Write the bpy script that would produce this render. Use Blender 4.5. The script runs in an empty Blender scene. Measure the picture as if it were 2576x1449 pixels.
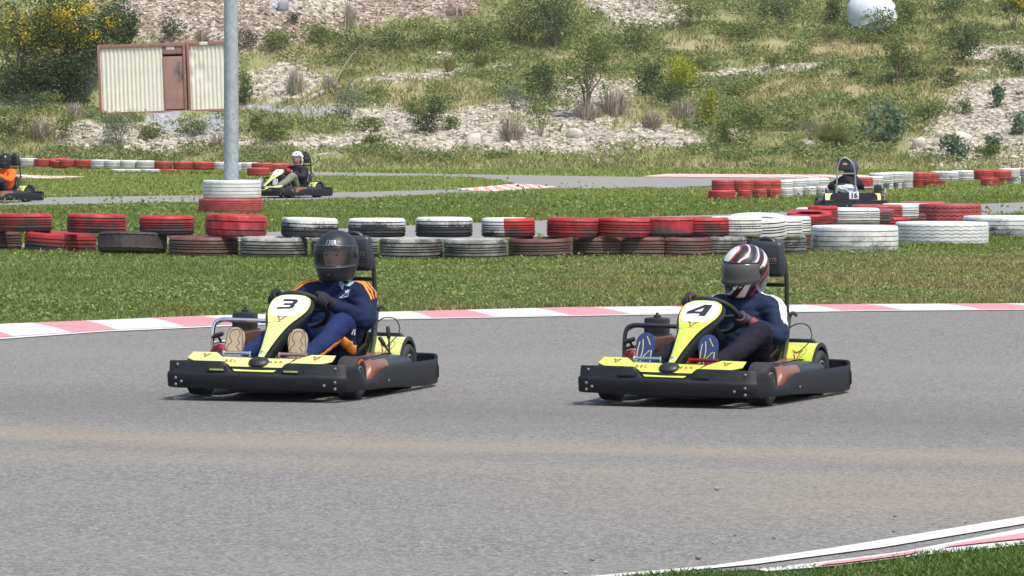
import bpy, bmesh, math, random
import numpy as np
from mathutils import Vector, Matrix, noise as mnoise
R_ = math.radians
sin, cos, pi = math.sin, math.cos, math.pi
scene = bpy.context.scene
# ---------------- camera, sky, sun, exposure ----------------
F = 11000.0            # focal length in pixels of a 2576 px wide picture
CH = 1.6
HORIZ = 303.0
PITCH = math.atan((724.5 - HORIZ) / F)
cam = bpy.data.cameras.new("camera"); co = bpy.data.objects.new("camera", cam)
scene.collection.objects.link(co); scene.camera = co
cam.lens = 36 * F / 2576; cam.sensor_width = 36
cam.clip_start = 0.5; cam.clip_end = 2000
co.location = (0, 0, CH); co.rotation_euler = (pi / 2 - PITCH, 0, 0)
SUN = Vector((0.36, -0.42, 1.0)).normalized()      # towards the sun
elev = math.asin(SUN.z); azim = math.atan2(SUN.x, SUN.y)
world = bpy.data.worlds.new("World"); scene.world = world; world.use_nodes = True
wn = world.node_tree.nodes; wl = world.node_tree.links
bg = wn["Background"]; sky = wn.new("ShaderNodeTexSky"); sky.sky_type = 'NISHITA'
sky.sun_disc = False; sky.sun_elevation = elev; sky.sun_rotation = azim
sky.air_density = 1.0; sky.dust_density = 3.0
wl.new(sky.outputs[0], bg.inputs[0]); bg.inputs[1].default_value = 0.15
sl = bpy.data.lights.new("sun", 'SUN'); so = bpy.data.objects.new("sun", sl)
scene.collection.objects.link(so); sl.energy = 2.6; sl.angle = R_(0.6); sl.color = (1.0, 0.955, 0.89)
so.rotation_euler = (-SUN).to_track_quat('-Z', 'Y').to_euler()
scene.view_settings.view_transform = 'Standard'; scene.view_settings.look = 'None'
scene.view_settings.exposure = 0.5; scene.view_settings.gamma = 1.0
try:
    scene.cycles.max_bounces = 6; scene.cycles.transparent_max_bounces = 8
    scene.cycles.sample_clamp_indirect = 4
except Exception: pass
# ---------------- pixel helpers (2576 x 1449 picture) ----------------
cp, sp = cos(PITCH), sin(PITCH)
def ray(px, py):
    a, b = (px - 1288.0) / F, (724.5 - py) / F
    return Vector((a, cp + b * sp, b * cp - sp))     # from the camera, per metre of depth
def at(px, py, z=0.0):
    d = ray(px, py); t = (z - CH) / d.z
    return Vector((d.x * t, d.y * t, z))
def project(x, y, z):
    x = np.asarray(x, float); y = np.asarray(y, float); z = np.asarray(z, float) - CH
    dep = y * cp - z * sp; up = y * sp + z * cp
    return 1288 + F * x / dep, 724.5 - F * up / dep
# ---------------- vectorised value noise ----------------
_rs = np.random.RandomState(7)
_G = _rs.rand(256, 256)
def vn(x, y, seed=0):
    x = np.asarray(x, float) + seed * 17.3; y = np.asarray(y, float) + seed * 9.1
    xi = np.floor(x).astype(int); yi = np.floor(y).astype(int); fx = x - xi; fy = y - yi
    fx = fx * fx * (3 - 2 * fx); fy = fy * fy * (3 - 2 * fy)
    g = lambda a, b: _G[a % 256, b % 256]
    return (g(xi, yi) * (1 - fx) + g(xi + 1, yi) * fx) * (1 - fy) + (g(xi, yi + 1) * (1 - fx) + g(xi + 1, yi + 1) * fx) * fy
def fbm(x, y, o=4, seed=0):
    s = 0; a = .5; t = 0
    for i in range(o):
        s = s + a * vn(x * 2 ** i, y * 2 ** i, seed + i * 3); t += a; a *= .5
    return s / t
def sstep(a, b, x):
    t = np.clip((x - a) / (b - a), 0, 1); return t * t * (3 - 2 * t)
# ---------------- object helpers ----------------
COL = scene.collection
def link(name, me, mats=None, parent=None, loc=None):
    o = bpy.data.objects.new(name, me); COL.objects.link(o)
    if mats is not None and me is not None and len(me.materials) == 0:
        for m in (mats if isinstance(mats, (list, tuple)) else [mats]): me.materials.append(m)
    if parent is not None: o.parent = parent
    if loc is not None: o.location = loc
    return o
def tag(o, label=None, cat=None, group=None, kind=None):
    if label: o['label'] = label
    if cat: o['category'] = cat
    if group: o['group'] = group
    if kind: o['kind'] = kind
    return o
def empty(name, loc=(0, 0, 0), rz=0.0, label=None, cat=None, group=None):
    o = bpy.data.objects.new(name, None); COL.objects.link(o); o.location = loc
    o.rotation_euler = (0, 0, rz); o.empty_display_size = .2
    return tag(o, label, cat, group)
def np_mesh(name, V, Fc, k):
    """V (n,3); Fc (m,k) same-size faces"""
    me = bpy.data.meshes.new(name); V = np.ascontiguousarray(V, np.float32); Fc = np.ascontiguousarray(Fc, np.int32)
    me.vertices.add(len(V)); me.vertices.foreach_set('co', V.ravel())
    m = len(Fc); me.loops.add(m * k); me.loops.foreach_set('vertex_index', Fc.ravel())
    me.polygons.add(m); me.polygons.foreach_set('loop_start', np.arange(0, m * k, k, dtype=np.int32))
    try: me.polygons.foreach_set('loop_total', np.full(m, k, np.int32))
    except Exception: pass
    me.update(calc_edges=True); return me
def catmull(P, n=6, closed=False):
    P = [Vector(p) for p in P]; out = []; N = len(P)
    rng = range(N if closed else N - 1)
    for i in rng:
        if closed: a, b, c, d = P[(i - 1) % N], P[i], P[(i + 1) % N], P[(i + 2) % N]
        else: a, b, c, d = P[max(i - 1, 0)], P[i], P[i + 1], P[min(i + 2, N - 1)]
        for k in range(n):
            t = k / n
            out.append(.5 * ((2 * b) + (c - a) * t + (2 * a - 5 * b + 4 * c - d) * t * t + (-a + 3 * b - 3 * c + d) * t ** 3))
    if not closed: out.append(P[-1].copy())
    return out
class MB:
    def __init__(s): s.v = []; s.f = []; s.m = []
    def add(s, V, Fs, mi=0):
        o = len(s.v); s.v += [tuple(v) for v in V]; s.f += [tuple(i + o for i in f) for f in Fs]; s.m += [mi] * len(Fs); return s
    def box(s, c, d, mi=0, M=None, bev=0.0):
        bm = bmesh.new(); bmesh.ops.create_cube(bm, size=1)
        bmesh.ops.scale(bm, vec=d, verts=bm.verts)
        if bev > 0: bmesh.ops.bevel(bm, geom=bm.edges[:] , offset=bev, segments=2, affect='EDGES', profile=.6)
        if M is not None: bmesh.ops.transform(bm, matrix=M, verts=bm.verts)
        bmesh.ops.translate(bm, vec=c, verts=bm.verts)
        bm.verts.index_update(); s.add([v.co for v in bm.verts], [[v.index for v in f.verts] for f in bm.faces], mi); bm.free(); return s
    def tube(s, P, r, n=10, smooth=0, closed=False, mi=0, cap=True):
        P = [Vector(p) for p in P]
        rr = r if isinstance(r, (list, tuple)) else None
        if smooth:
            if rr: 
                Q = catmull([Vector((a, 0, 0)) for a in rr], smooth, closed); rr = [max(q.x, 1e-4) for q in Q]
            P = catmull(P, smooth, closed)
        N = len(P)
        if rr is None: rr = [r] * N
        up = None; rings = []
        for i, p in enumerate(P):
            if closed: d = (P[(i + 1) % N] - P[i - 1]).normalized()
            else: d = (P[min(i + 1, N - 1)] - P[max(i - 1, 0)]).normalized()
            if up is None:
                up = Vector((0, 0, 1)) if abs(d.z) < .9 else Vector((1, 0, 0))
            x = d.cross(up)
            if x.length < 1e-6: x = d.orthogonal()
            x.normalize(); up = x.cross(d).normalized()
            rings.append([p + (x * cos(2 * pi * k / n) + up * sin(2 * pi * k / n)) * rr[i] for k in range(n)])
        V = [v for rg in rings for v in rg]; Fs = []
        for i in range(N if closed else N - 1):
            j = (i + 1) % N
            for k in range(n):
                l = (k + 1) % n; Fs.append((i * n + k, i * n + l, j * n + l, j * n + k))
        if cap and not closed: Fs.append(tuple(range(n))[::-1]); Fs.append(tuple((N - 1) * n + k for k in range(n)))
        return s.add(V, Fs, mi)
    def lathe(s, prof, n=32, M=None, mi=0, close=False, a0=0, a1=2 * pi):
        """prof: (r,z) about z axis"""
        V = []; full = abs(a1 - a0 - 2 * pi) < 1e-6; na = n if full else n + 1; m = len(prof)
        for k in range(na):
            a = a0 + (a1 - a0) * k / n
            for r, z in prof: V.append(Vector((r * cos(a), r * sin(a), z)))
        Fs = []
        for k in range(n):
            l = (k + 1) % na
            for i in range(m if close else m - 1):
                j = (i + 1) % m; Fs.append((k * m + i, l * m + i, l * m + j, k * m + j))
        if M is not None: V = [M @ v for v in V]
        return s.add(V, Fs, mi)
    def prism(s, poly, h, M=None, mi=0):
        """poly 2D list extruded along z from 0 to h"""
        n = len(poly); V = [Vector((x, y, 0)) for x, y in poly] + [Vector((x, y, h)) for x, y in poly]
        if M is not None: V = [M @ v for v in V]
        Fs = [tuple(range(n))[::-1], tuple(range(n, 2 * n))] + [(i, (i + 1) % n, n + (i + 1) % n, n + i) for i in range(n)]
        return s.add(V, Fs, mi)
    def loft(s, rings, closed_ring=True, cap=True, mi=0):
        n = len(rings[0]); V = [v for r in rings for v in r]; Fs = []
        for i in range(len(rings) - 1):
            for k in range(n if closed_ring else n - 1):
                l = (k + 1) % n; Fs.append((i * n + k, i * n + l, (i + 1) * n + l, (i + 1) * n + k))
        if cap and closed_ring: Fs.append(tuple(range(n))[::-1]); Fs.append(tuple((len(rings) - 1) * n + k for k in range(n)))
        return s.add(V, Fs, mi)
    def ell(s, c, r, M=None, n=16, mi=0):
        V = []; Fs = []; h = n // 2
        for i in range(h + 1):
            t = pi * i / h
            for k in range(n):
                a = 2 * pi * k / n; v = Vector((r[0] * sin(t) * cos(a), r[1] * sin(t) * sin(a), r[2] * cos(t)))
                if M is not None: v = M @ v
                V.append(v + Vector(c))
        for i in range(h):
            for k in range(n):
                l = (k + 1) % n; Fs.append((i * n + k, (i + 1) * n + k, (i + 1) * n + l, i * n + l))
        return s.add(V, Fs, mi)
    def mesh(s, name, smooth=True, fix=True, ang=40):
        me = bpy.data.meshes.new(name); me.from_pydata(s.v, [], s.f); me.polygons.foreach_set('material_index', s.m)
        if fix:
            bm = bmesh.new(); bm.from_mesh(me); bmesh.ops.remove_doubles(bm, verts=bm.verts, dist=1e-5)
            bmesh.ops.recalc_face_normals(bm, faces=bm.faces); bm.to_mesh(me); bm.free()
        if smooth:
            me.polygons.foreach_set('use_smooth', [True] * len(me.polygons))
            try: me.set_sharp_from_angle(angle=R_(ang))
            except Exception: pass
        me.update(); return me
    def build(s, name, mats, parent=None, loc=None, smooth=True, fix=True, ang=40):
        return link(name, s.mesh(name, smooth, fix, ang), mats, parent, loc)
CACHE = {}
def cached(key, fn, name, mats, parent=None, loc=None, **kw):
    """share the mesh of a repeated part between things"""
    if key not in CACHE:
        b = fn(); CACHE[key] = b.mesh(name, **kw) if isinstance(b, MB) else b
        for m in (mats if isinstance(mats, (list, tuple)) else [mats]): CACHE[key].materials.append(m)
    return link(name, CACHE[key], None, parent, loc)
# ---------------- materials ----------------
class NT:
    def __init__(s, name):
        s.m = bpy.data.materials.new(name); s.m.use_nodes = True; s.t = s.m.node_tree; s.n = s.t.nodes; s.l = s.t.links
        s.b = s.n['Principled BSDF']; s.out = s.n['Material Output']
    def new(s, typ, **kw):
        n = s.n.new(typ)
        for k, v in kw.items():
            if hasattr(n, k) and not k.startswith('i_'): setattr(n, k, v)
            else: n.inputs[k.replace('i_', '').replace('_', ' ')].default_value = v
        return n
    def lk(s, a, b): s.l.new(a, b); return b
    def coord(s, kind='Object'): return s.new('ShaderNodeTexCoord').outputs[kind]
    def pos(s): return s.new('ShaderNodeNewGeometry').outputs['Position']
    def mapping(s, v, scale=(1, 1, 1), loc=(0, 0, 0), rot=(0, 0, 0)):
        n = s.new('ShaderNodeMapping'); s.lk(v, n.inputs[0]); n.inputs[1].default_value = loc
        n.inputs[2].default_value = rot; n.inputs[3].default_value = scale; return n.outputs[0]
    def noise(s, v=None, scale=5, detail=4, rough=.55, dist=0.0, out='Fac'):
        n = s.new('ShaderNodeTexNoise'); n.inputs['Scale'].default_value = scale; n.inputs['Detail'].default_value = detail
        n.inputs['Roughness'].default_value = rough; n.inputs['Distortion'].default_value = dist
        if v is not None: s.lk(v, n.inputs['Vector'])
        return n.outputs[out]
    def vor(s, v=None, scale=5, feature='F1', out='Distance', rnd=1.0):
        n = s.new('ShaderNodeTexVoronoi'); n.feature = feature; n.inputs['Scale'].default_value = scale
        n.inputs['Randomness'].default_value = rnd
        if v is not None: s.lk(v, n.inputs['Vector'])
        return n.outputs[out]
    def ramp(s, f, stops, interp='LINEAR'):
        n = s.new('ShaderNodeValToRGB'); cr = n.color_ramp; cr.interpolation = interp
        while len(cr.elements) > 1: cr.elements.remove(cr.elements[-1])
        for i, (p, c) in enumerate(stops):
            e = cr.elements[0] if i == 0 else cr.elements.new(p); e.position = p
            e.color = (c[0], c[1], c[2], 1) if isinstance(c, (tuple, list)) else (c, c, c, 1)
        s.lk(f, n.inputs[0]); return n.outputs[0]
    def mix(s, f, a, b, mode='MIX'):
        n = s.new('ShaderNodeMix'); n.data_type = 'RGBA'; n.blend_type = mode
        for x, i in ((f, 0), (a, 6), (b, 7)):
            if isinstance(x, (int, float)): n.inputs[i].default_value = x if i == 0 else (x, x, x, 1)
            elif isinstance(x, (tuple, list)): n.inputs[i].default_value = (*x[:3], 1)
            else: s.lk(x, n.inputs[i])
        return n.outputs[2]
    def math(s, op, a, b=0.0, c=None, clamp=False):
        n = s.new('ShaderNodeMath'); n.operation = op; n.use_clamp = clamp
        for x, i in ((a, 0), (b, 1), (c, 2)):
            if x is None: continue
            if isinstance(x, (int, float)): n.inputs[i].default_value = x
            else: s.lk(x, n.inputs[i])
        return n.outputs[0]
    def sep(s, v): return s.lk(v, s.new('ShaderNodeSeparateXYZ').inputs[0]).node.outputs
    def bump(s, h, strength=.3, dist=.01):
        n = s.new('ShaderNodeBump'); n.inputs['Strength'].default_value = strength; n.inputs['Distance'].default_value = dist
        s.lk(h, n.inputs['Height']); s.lk(n.outputs[0], s.b.inputs['Normal']); return n.outputs[0]
    def set(s, **kw):
        for k, v in kw.items():
            i = s.b.inputs[k.replace('_', ' ')]
            if isinstance(v, (int, float)): i.default_value = v
            elif isinstance(v, (tuple, list)): i.default_value = (*v[:3], 1)
            else: s.lk(v, i)
        return s
def simple(name, col, rough=.5, metal=0.0, var=.12, scale=8, bump=0.0, bscale=60, spec=.5, coat=0.0):
    t = NT(name); c = t.coord()
    if var > 0:
        f = t.noise(c, scale, 4); lo = tuple(x * (1 - var) for x in col); hi = tuple(min(1, x * (1 + var)) for x in col)
        t.set(Base_Color=t.ramp(f, [(.3, lo), (.7, hi)]))
    else: t.set(Base_Color=col)
    t.set(Roughness=rough, Metallic=metal); t.b.inputs['Specular IOR Level'].default_value = spec
    t.b.inputs['Coat Weight'].default_value = coat
    if bump > 0: t.bump(t.noise(c, bscale, 3), bump, .01)
    return t.m
def foliage_mat(name, stops, trans=.3, rough=.55):
    t = NT(name); g = t.new('ShaderNodeNewGeometry'); r = g.outputs['Random Per Island']
    n = t.noise(t.mapping(g.outputs['Position'], (1, 1, 1)), .9, 3)
    f = t.math('ADD', t.math('MULTIPLY', r, .6), t.math('MULTIPLY', n, .55)); f = t.math('SUBTRACT', f, .08)
    c = t.ramp(f, stops); t.set(Base_Color=c, Roughness=rough); t.b.inputs['Specular IOR Level'].default_value = .25
    tr = t.new('ShaderNodeBsdfTranslucent'); t.lk(c, tr.inputs[0])
    mx = t.new('ShaderNodeMixShader'); mx.inputs[0].default_value = trans
    t.lk(t.b.outputs[0], mx.inputs[1]); t.lk(tr.outputs[0], mx.inputs[2]); t.lk(mx.outputs[0], t.out.inputs[0])
    return t.m
# =====================================================================================
# SETTING: ground, roads, kerbs, hillside
# =====================================================================================
def wpts(L, z=0.0): return [at(x, y, z) for x, y in L]
def extend(P, a, b):
    P = [p.copy() for p in P]
    P.insert(0, P[0] + (P[0] - P[1]).normalized() * a); P.append(P[-1] + (P[-1] - P[-2]).normalized() * b); return P
def resample(P, n):
    d = [0]
    for i in range(1, len(P)): d.append(d[-1] + (P[i] - P[i - 1]).length)
    out = []
    for k in range(n):
        t = d[-1] * k / (n - 1); i = max(1, min(len(P) - 1, next((j for j in range(1, len(P)) if d[j] >= t - 1e-9), len(P) - 1)))
        u = (t - d[i - 1]) / max(d[i] - d[i - 1], 1e-9); out.append(P[i - 1].lerp(P[i], u))
    return out
def inside(P, x, y):
    x = np.asarray(x); y = np.asarray(y); r = np.zeros(x.shape, bool); n = len(P)
    for i in range(n):
        x1, y1 = P[i][0], P[i][1]; x2, y2 = P[(i + 1) % n][0], P[(i + 1) % n][1]
        if y1 == y2: continue
        c = ((y1 > y) != (y2 > y)) & (x < (x2 - x1) * (y - y1) / (y2 - y1) + x1); r ^= c
    return r
def sheet(name, P, z, mat, kind='structure'):
    bm = bmesh.new(); vs = [bm.verts.new((p[0], p[1], z)) for p in P]; f = bm.faces.new(vs)
    if f.normal.z < 0: bmesh.ops.reverse_faces(bm, faces=[f])
    bmesh.ops.triangulate(bm, faces=bm.faces[:]); me = bpy.data.meshes.new(name); bm.to_mesh(me); bm.free()
    o = link(name, me, mat); o['kind'] = kind; return o

# terrain height of the hillside behind the circuit
def hill_z(x, y):
    x = np.asarray(x, float); y = np.asarray(y, float)
    wl_ = 1 - sstep(-9.5, -5.0, x)
    t = y - 139.5
    zc = .165 * np.clip(t, 0, 21) + .30 * np.clip(t - 21, 0, 15) + .55 * np.clip(t - 36, 0, 22) + .1 * np.clip(t - 58, 0, 60)
    zl = 1.75 * sstep(1.0, 10.5, t) + .62 * np.clip(t - 19.5, 0, 24) + .15 * np.clip(t - 44, 0, 60) + .02 * np.clip(t - 10, 0, 9)
    zr = .06 * np.clip(x - 9, 0, 14) * sstep(1, 10, t)
    b = (fbm(x * .35, y * .35, 4, 3) - .5) * .55 + (fbm(x * 1.4, y * 1.4, 3, 5) - .5) * .16
    gr = 1 - (1 - sstep(-15.2, -14.8, x) ) * 0
    flat = sstep(-16.5, -15, x) * (1 - sstep(-9.6, -8.2, x)) * sstep(151, 152, y) * (1 - sstep(156, 157.5, y))
    z = wl_ * zl + (1 - wl_) * zc + zr
    return np.where(t > 0, z + b * sstep(0, 4, t) * (1 - flat * .95), -.03 + .02 * np.clip(t + 3.5, 0, 3.5) / 3.5)
def hill_at(px, py):
    d = ray(px, py); lo = 130.0
    ts = np.arange(134, 215, .05) / d.y
    z = CH + d.z * ts; h = hill_z(d.x * ts, d.y * ts); i = int(np.argmax(z < h)) if (z < h).any() else len(ts) - 1
    t = ts[i]; return Vector((d.x * t, d.y * t, float(h[i])))

# surface patches of the hillside: (kind, cx, cy, rx, ry, angle in degrees), read off the place
PATCH = [('rock', 735, 200, 100, 36, 0), ('rock', 410, 350, 190, 34, 0), ('rock', 215, 345, 70, 42, 0), ('rock', 820, 365, 190, 22, 0),
         ('rock', 950, 300, 90, 32, 0), ('rock', 1180, 345, 210, 46, -3), ('rock', 1040, 355, 90, 34, 0), ('rock', 1210, 290, 210, 26, -9),
         ('rock', 1480, 355, 170, 38, 0), ('rock', 1330, 365, 130, 26, 0), ('rock', 600, 362, 120, 18, 0), ('rock', 980, 335, 120, 40, 0), ('rock', 700, 235, 120, 24, 0), ('dry', 760, 270, 150, 30, 0), ('dry', 1050, 230, 160, 26, -8), ('dry', 2150, 120, 260, 30, 0), ('dry', 1750, 120, 160, 24, 0), ('rock', 1450, 300, 120, 44, 0), ('rock', 1500, 235, 110, 40, 0), ('rock', 1640, 345, 120, 30, 0), ('rock', 1720, 350, 60, 26, 0),
         ('rock', 1000, 195, 130, 10, -6), ('rock', 1170, 180, 110, 8, -10), ('rock', 1850, 184, 120, 11, -4), ('rock', 1980, 172, 120, 8, -4),
         ('rock', 2440, 330, 130, 80, -35), ('rock', 2500, 290, 150, 110, -30), ('rock', 2380, 375, 100, 30, 0), ('rock', 2530, 240, 110, 60, -20), ('rock', 2530, 140, 90, 26, 0), ('rock', 2350, 385, 60, 26, 0),
         ('rock', 2560, 330, 90, 90, 0), ('rock', 1110, 142, 46, 9, 0), ('rock', 2040, 365, 22, 26, -60), ('rock', 1840, 345, 22, 20, 0),
         ('rock', 1620, 50, 120, 34, -6), ('rock', 1540, 15, 60, 26, 0), ('rock', 820, 10, 90, 26, 0), ('rock', 100, 268, 160, 12, 0),
         ('brown', 540, 45, 330, 84, 0), ('brown', 860, 20, 150, 50, 0), ('brown', 1060, 18, 160, 36, 0), ('brown', 1600, 8, 130, 18, 0), ('brown', 300, -60, 900, 60, 0), ('brown', 1300, -60, 500, 50, 0),
         ('grey', 520, 318, 110, 26, 0), ('grey', 700, 280, 190, 16, 0), ('grey', 420, 300, 60, 20, 0), ('grey', 850, 275, 60, 12, 0), ('grey', 710, 10, 30, 20, 0),
         ('dry', 2000, 222, 300, 34, -4), ('dry', 1130, 270, 170, 34, -8), ('dry', 1500, 148, 90, 14, 0), ('dry', 1900, 412, 420, 10, 0), ('dry', 1620, 320, 90, 60, 0),
         ('dry', 850, 215, 100, 30, 0), ('dry', 2350, 200, 130, 60, -10), ('dry', 60, 300, 120, 40, 0), ('dry', 1350, 410, 300, 7, 0), ('dry', 480, 402, 90, 5, 0), ('dry', 750, 130, 120, 40, 0)]
def patch_masks(x, y, z):
    px, py = project(x, y, z); out = {}
    wx = (fbm(x * .8, y * .8, 3, 11) - .5) * 90; wy = (fbm(x * .8, y * .8, 3, 12) - .5) * 44
    for k in ('rock', 'brown', 'grey', 'dry'):
        m = np.zeros(px.shape)
        for kk, cx, cy, rx, ry, an in PATCH:
            if kk != k: continue
            a = R_(an); dx = px + wx * min(1, rx / 90) - cx; dy = py + wy * min(1, ry / 34) - cy
            u = (dx * cos(a) + dy * sin(a)) / rx; v = (-dx * sin(a) + dy * cos(a)) / ry
            m = np.maximum(m, 1 - sstep(.35, 1.5, np.sqrt(u * u + v * v)))
        out[k] = m
    out['brown'] = out['brown'] * np.where(x < -4, sstep(157.5, 159, y), sstep(161, 164, y))
    out['brown'] = np.maximum(out['brown'], sstep(172, 178, y) * .9)
    return out

# ---- ground materials ----
def dry_mask(t, P, amount=.5):
    s = t.sep(P)
    n1 = t.noise(t.mapping(P, (.35, .9, 1)), 1.0, 4, .6, .6)
    n2 = t.noise(t.mapping(P, (1.6, 2.4, 1)), 1.0, 3)
    a = t.math('ADD', t.math('MULTIPLY', n1, .9), t.math('MULTIPLY', n2, .35))
    near = t.math('SUBTRACT', 1.0, t.math('MULTIPLY', t.math('SUBTRACT', s[1], 50.0), .2, clamp=True), clamp=True)
    xt = t.math('MULTIPLY', t.math('ADD', s[0], 1.2), .045)
    a = t.math('ADD', a, t.math('MULTIPLY', xt, near))
    a = t.math('ADD', a, t.math('MULTIPLY', near, .05))
    return t.math('MULTIPLY', t.math('SUBTRACT', a, 1.18 - amount), 4.4, clamp=True)
def grass_mat(name, blade, gre, tan, amount=.45):
    t = NT(name); g = t.new('ShaderNodeNewGeometry'); P = g.outputs['Position']
    d = dry_mask(t, P, amount)
    if blade: f = t.math('ADD', t.math('MULTIPLY', g.outputs['Random Per Island'], .7), t.math('MULTIPLY', t.noise(P, .7, 3), .4)); d = t.math('MULTIPLY', d, t.math('ADD', .35, t.math('MULTIPLY', g.outputs['Random Per Island'], .9)), clamp=True)
    else: f = t.noise(P, 9, 5, .7)
    c = t.mix(d, t.ramp(f, gre), t.ramp(f, tan)); t.set(Base_Color=c, Roughness=.6); t.b.inputs['Specular IOR Level'].default_value = .2
    if blade:
        tr = t.new('ShaderNodeBsdfTranslucent'); t.lk(c, tr.inputs[0]); mx = t.new('ShaderNodeMixShader'); mx.inputs[0].default_value = .3
        t.lk(t.b.outputs[0], mx.inputs[1]); t.lk(tr.outputs[0], mx.inputs[2]); t.lk(mx.outputs[0], t.out.inputs[0])
    else: t.bump(t.noise(P, 30, 4, .7), .8, .03)
    return t.m
GRE = [(.15, (.08, .115, .026)), (.45, (.15, .20, .05)), (.7, (.24, .29, .08)), (.95, (.37, .40, .14))]
TAN = [(.1, (.13, .13, .045)), (.5, (.27, .245, .11)), (.9, (.46, .385, .20))]
M_ground = grass_mat('turf', False, GRE, TAN, .50)
M_blade = grass_mat('grass blade', True, GRE, TAN, .50)
GRE2 = [(.15, (.075, .115, .024)), (.45, (.15, .205, .045)), (.7, (.225, .285, .07)), (.95, (.35, .39, .13))]
M_blade2 = grass_mat('lush grass blade', True, GRE2, TAN, .34)

def asphalt(name, near):
    t = NT(name); P = t.pos(); s = t.sep(P)
    fine = t.noise(t.mapping(P, (1, 1, 1)), 95, 3, .75)
    sp = t.vor(P, 70, 'F1', 'Color'); spn = t.sep(sp)[0]
    mott = t.noise(t.mapping(P, (.35, .9, 1)), 1.1, 6, .65, .6)
    f = t.math('ADD', t.math('MULTIPLY', fine, .75), t.math('MULTIPLY', spn, .35))
    c = t.ramp(f, [(.28, (.058, .056, .051)), (.45, (.138, .134, .123)), (.6, (.208, .201, .185)), (.85, (.36, .349, .322))])
    c = t.mix(t.math('MULTIPLY', t.math('SUBTRACT', mott, .45), 2.2, clamp=True), c, t.mix(.6, c, (.228, .219, .20)))
    if near:
        # rubbered racing line (darker, smoother) and streaks of blown dust along the direction of travel
        wob = t.math('MULTIPLY', t.math('SUBTRACT', t.noise(t.mapping(P, (.22, .5, 1)), 1.0, 4, .6), .5), 1.5)
        tt = t.math('ADD', t.math('ADD', s[1], t.math('MULTIPLY', s[0], .31)), wob)
        def band(c0, w, pw=1.0):
            a = t.math('ABSOLUTE', t.math('DIVIDE', t.math('SUBTRACT', tt, c0), w)); return t.math('SUBTRACT', 1.0, a, clamp=True)
        patchy = t.noise(t.mapping(P, (.5, 2.2, 1)), 1.4, 5, .65)
        b1 = t.math('MULTIPLY', band(21.45, .8), t.math('ADD', patchy, .30), clamp=True)
        b2 = t.math('MULTIPLY', band(20.05, .8), t.math('ADD', patchy, .15), clamp=True)
        b3 = t.math('MULTIPLY', band(18.8, 1.8), t.math('MULTIPLY', t.math('ADD', patchy, .1), t.math('MULTIPLY', t.math('ADD', s[0], .4), .55, clamp=True)), clamp=True)
        dark = t.math('MULTIPLY', band(23.9, 2.2), .62, clamp=True)
        lite = t.math('MULTIPLY', band(29.2, 2.4), t.math('ADD', patchy, .15), clamp=True)
        dk = t.math('MULTIPLY', band(20.8, .45), .45)
        c = t.mix(dark, c, t.mix(.55, c, (.090, .0875, .083))); c = t.mix(dk, c, t.mix(.5, c, (.14, .13, .125)))
        c = t.mix(t.math('MULTIPLY', lite, .75), c, t.mix(.6, c, (.235, .222, .20)))
        tanc = (.34, .275, .18)
        c = t.mix(t.math('MULTIPLY', b1, .46), c, tanc); c = t.mix(t.math('MULTIPLY', b2, .30), c, tanc); c = t.mix(t.math('MULTIPLY', b3, .45), c, tanc)
    t.set(Base_Color=c, Roughness=.85); t.b.inputs['Specular IOR Level'].default_value = .3
    t.bump(t.math('ADD', fine, t.math('MULTIPLY', spn, .6)), .55, .006); return t.m
M_asph = asphalt('asphalt', True); M_asph2 = asphalt('asphalt of the back straights', False)
for n_ in M_asph2.node_tree.nodes:
    if n_.type == 'VALTORGB':
        for e_, v_ in zip(n_.color_ramp.elements, (.15, .215, .27, .38)): e_.color = (v_, v_ * .965, v_ * .92, 1)
def paint(name, col, dirt=(.20, .19, .18), amt=.5):
    t = NT(name); P = t.pos(); n = t.noise(t.mapping(P, (1, 2.5, 1)), 2.2, 6, .7); n2 = t.noise(P, 60, 3, .8)
    f = t.math('MULTIPLY', t.math('SUBTRACT', t.math('ADD', n, t.math('MULTIPLY', n2, .45)), 1.02 - amt * .45), 3.0, clamp=True)
    t.set(Base_Color=t.mix(t.math('MULTIPLY', f, .75), col, dirt), Roughness=.7); t.bump(n2, .3, .004); return t.m
M_white = paint('white road paint', (.60, .59, .56)); M_pink = paint('faded red road paint', (.60, .255, .27), (.42, .30, .29))
M_white2 = paint('sandy white road paint', (.72, .67, .58)); M_red2 = paint('orange red road paint', (.62, .27, .22), (.5, .4, .33))

# ---- ground sheet ----
gx = [-600, 600]; g = sheet('ground', [(-600, -60), (600, -60), (600, 900), (-600, 900)], -.006, M_ground)
# near turf sheets are the same ground; roads lie on top
KT = [(-400, 880), (0, 816), (260, 806), (495, 796), (700, 790), (950, 786), (1422, 774), (2173, 766), (2576, 764), (3100, 762)]
KB = [(-400, 925), (0, 855), (260, 836), (534, 824), (760, 814), (950, 806), (1422, 797), (2173, 784), (2576, 781), (3100, 779)]
kt = extend(wpts(KT), 10, 20); kb = extend(wpts(KB), 10, 20)
GE = [(1490, 1492), (1570, 1456), (1796, 1438), (2031, 1427), (2202, 1409), (2576, 1370)]      # edge of the near verge
ge = extend(wpts(GE), 30, 6)
ge[-1] = ge[-2] + Vector((1.2, 1.15, 0)); ge.append(ge[-1] + Vector((2.0, 3.0, 0))); ge.append(ge[-1] + Vector((12, 25, 0)))
main_road = list(kb) + list(reversed(ge[:-1])) 
main_road = list(kt) + [ge[-1]] + list(reversed(ge[:-1]))
sheet('road', main_road, .0, M_asph)
R2T = [(-500, 632), (0, 617), (420, 597), (670, 584), (1022, 567), (1347, 555), (1606, 546), (1811, 540), (1981, 533), (2403, 515.6), (2576, 509), (3100, 494)]
R2B = [(-500, 640), (0, 627), (420, 617), (800, 612), (1347, 600), (1981, 578), (2300, 560), (2494, 542), (2576, 536), (3100, 516)]
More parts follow.
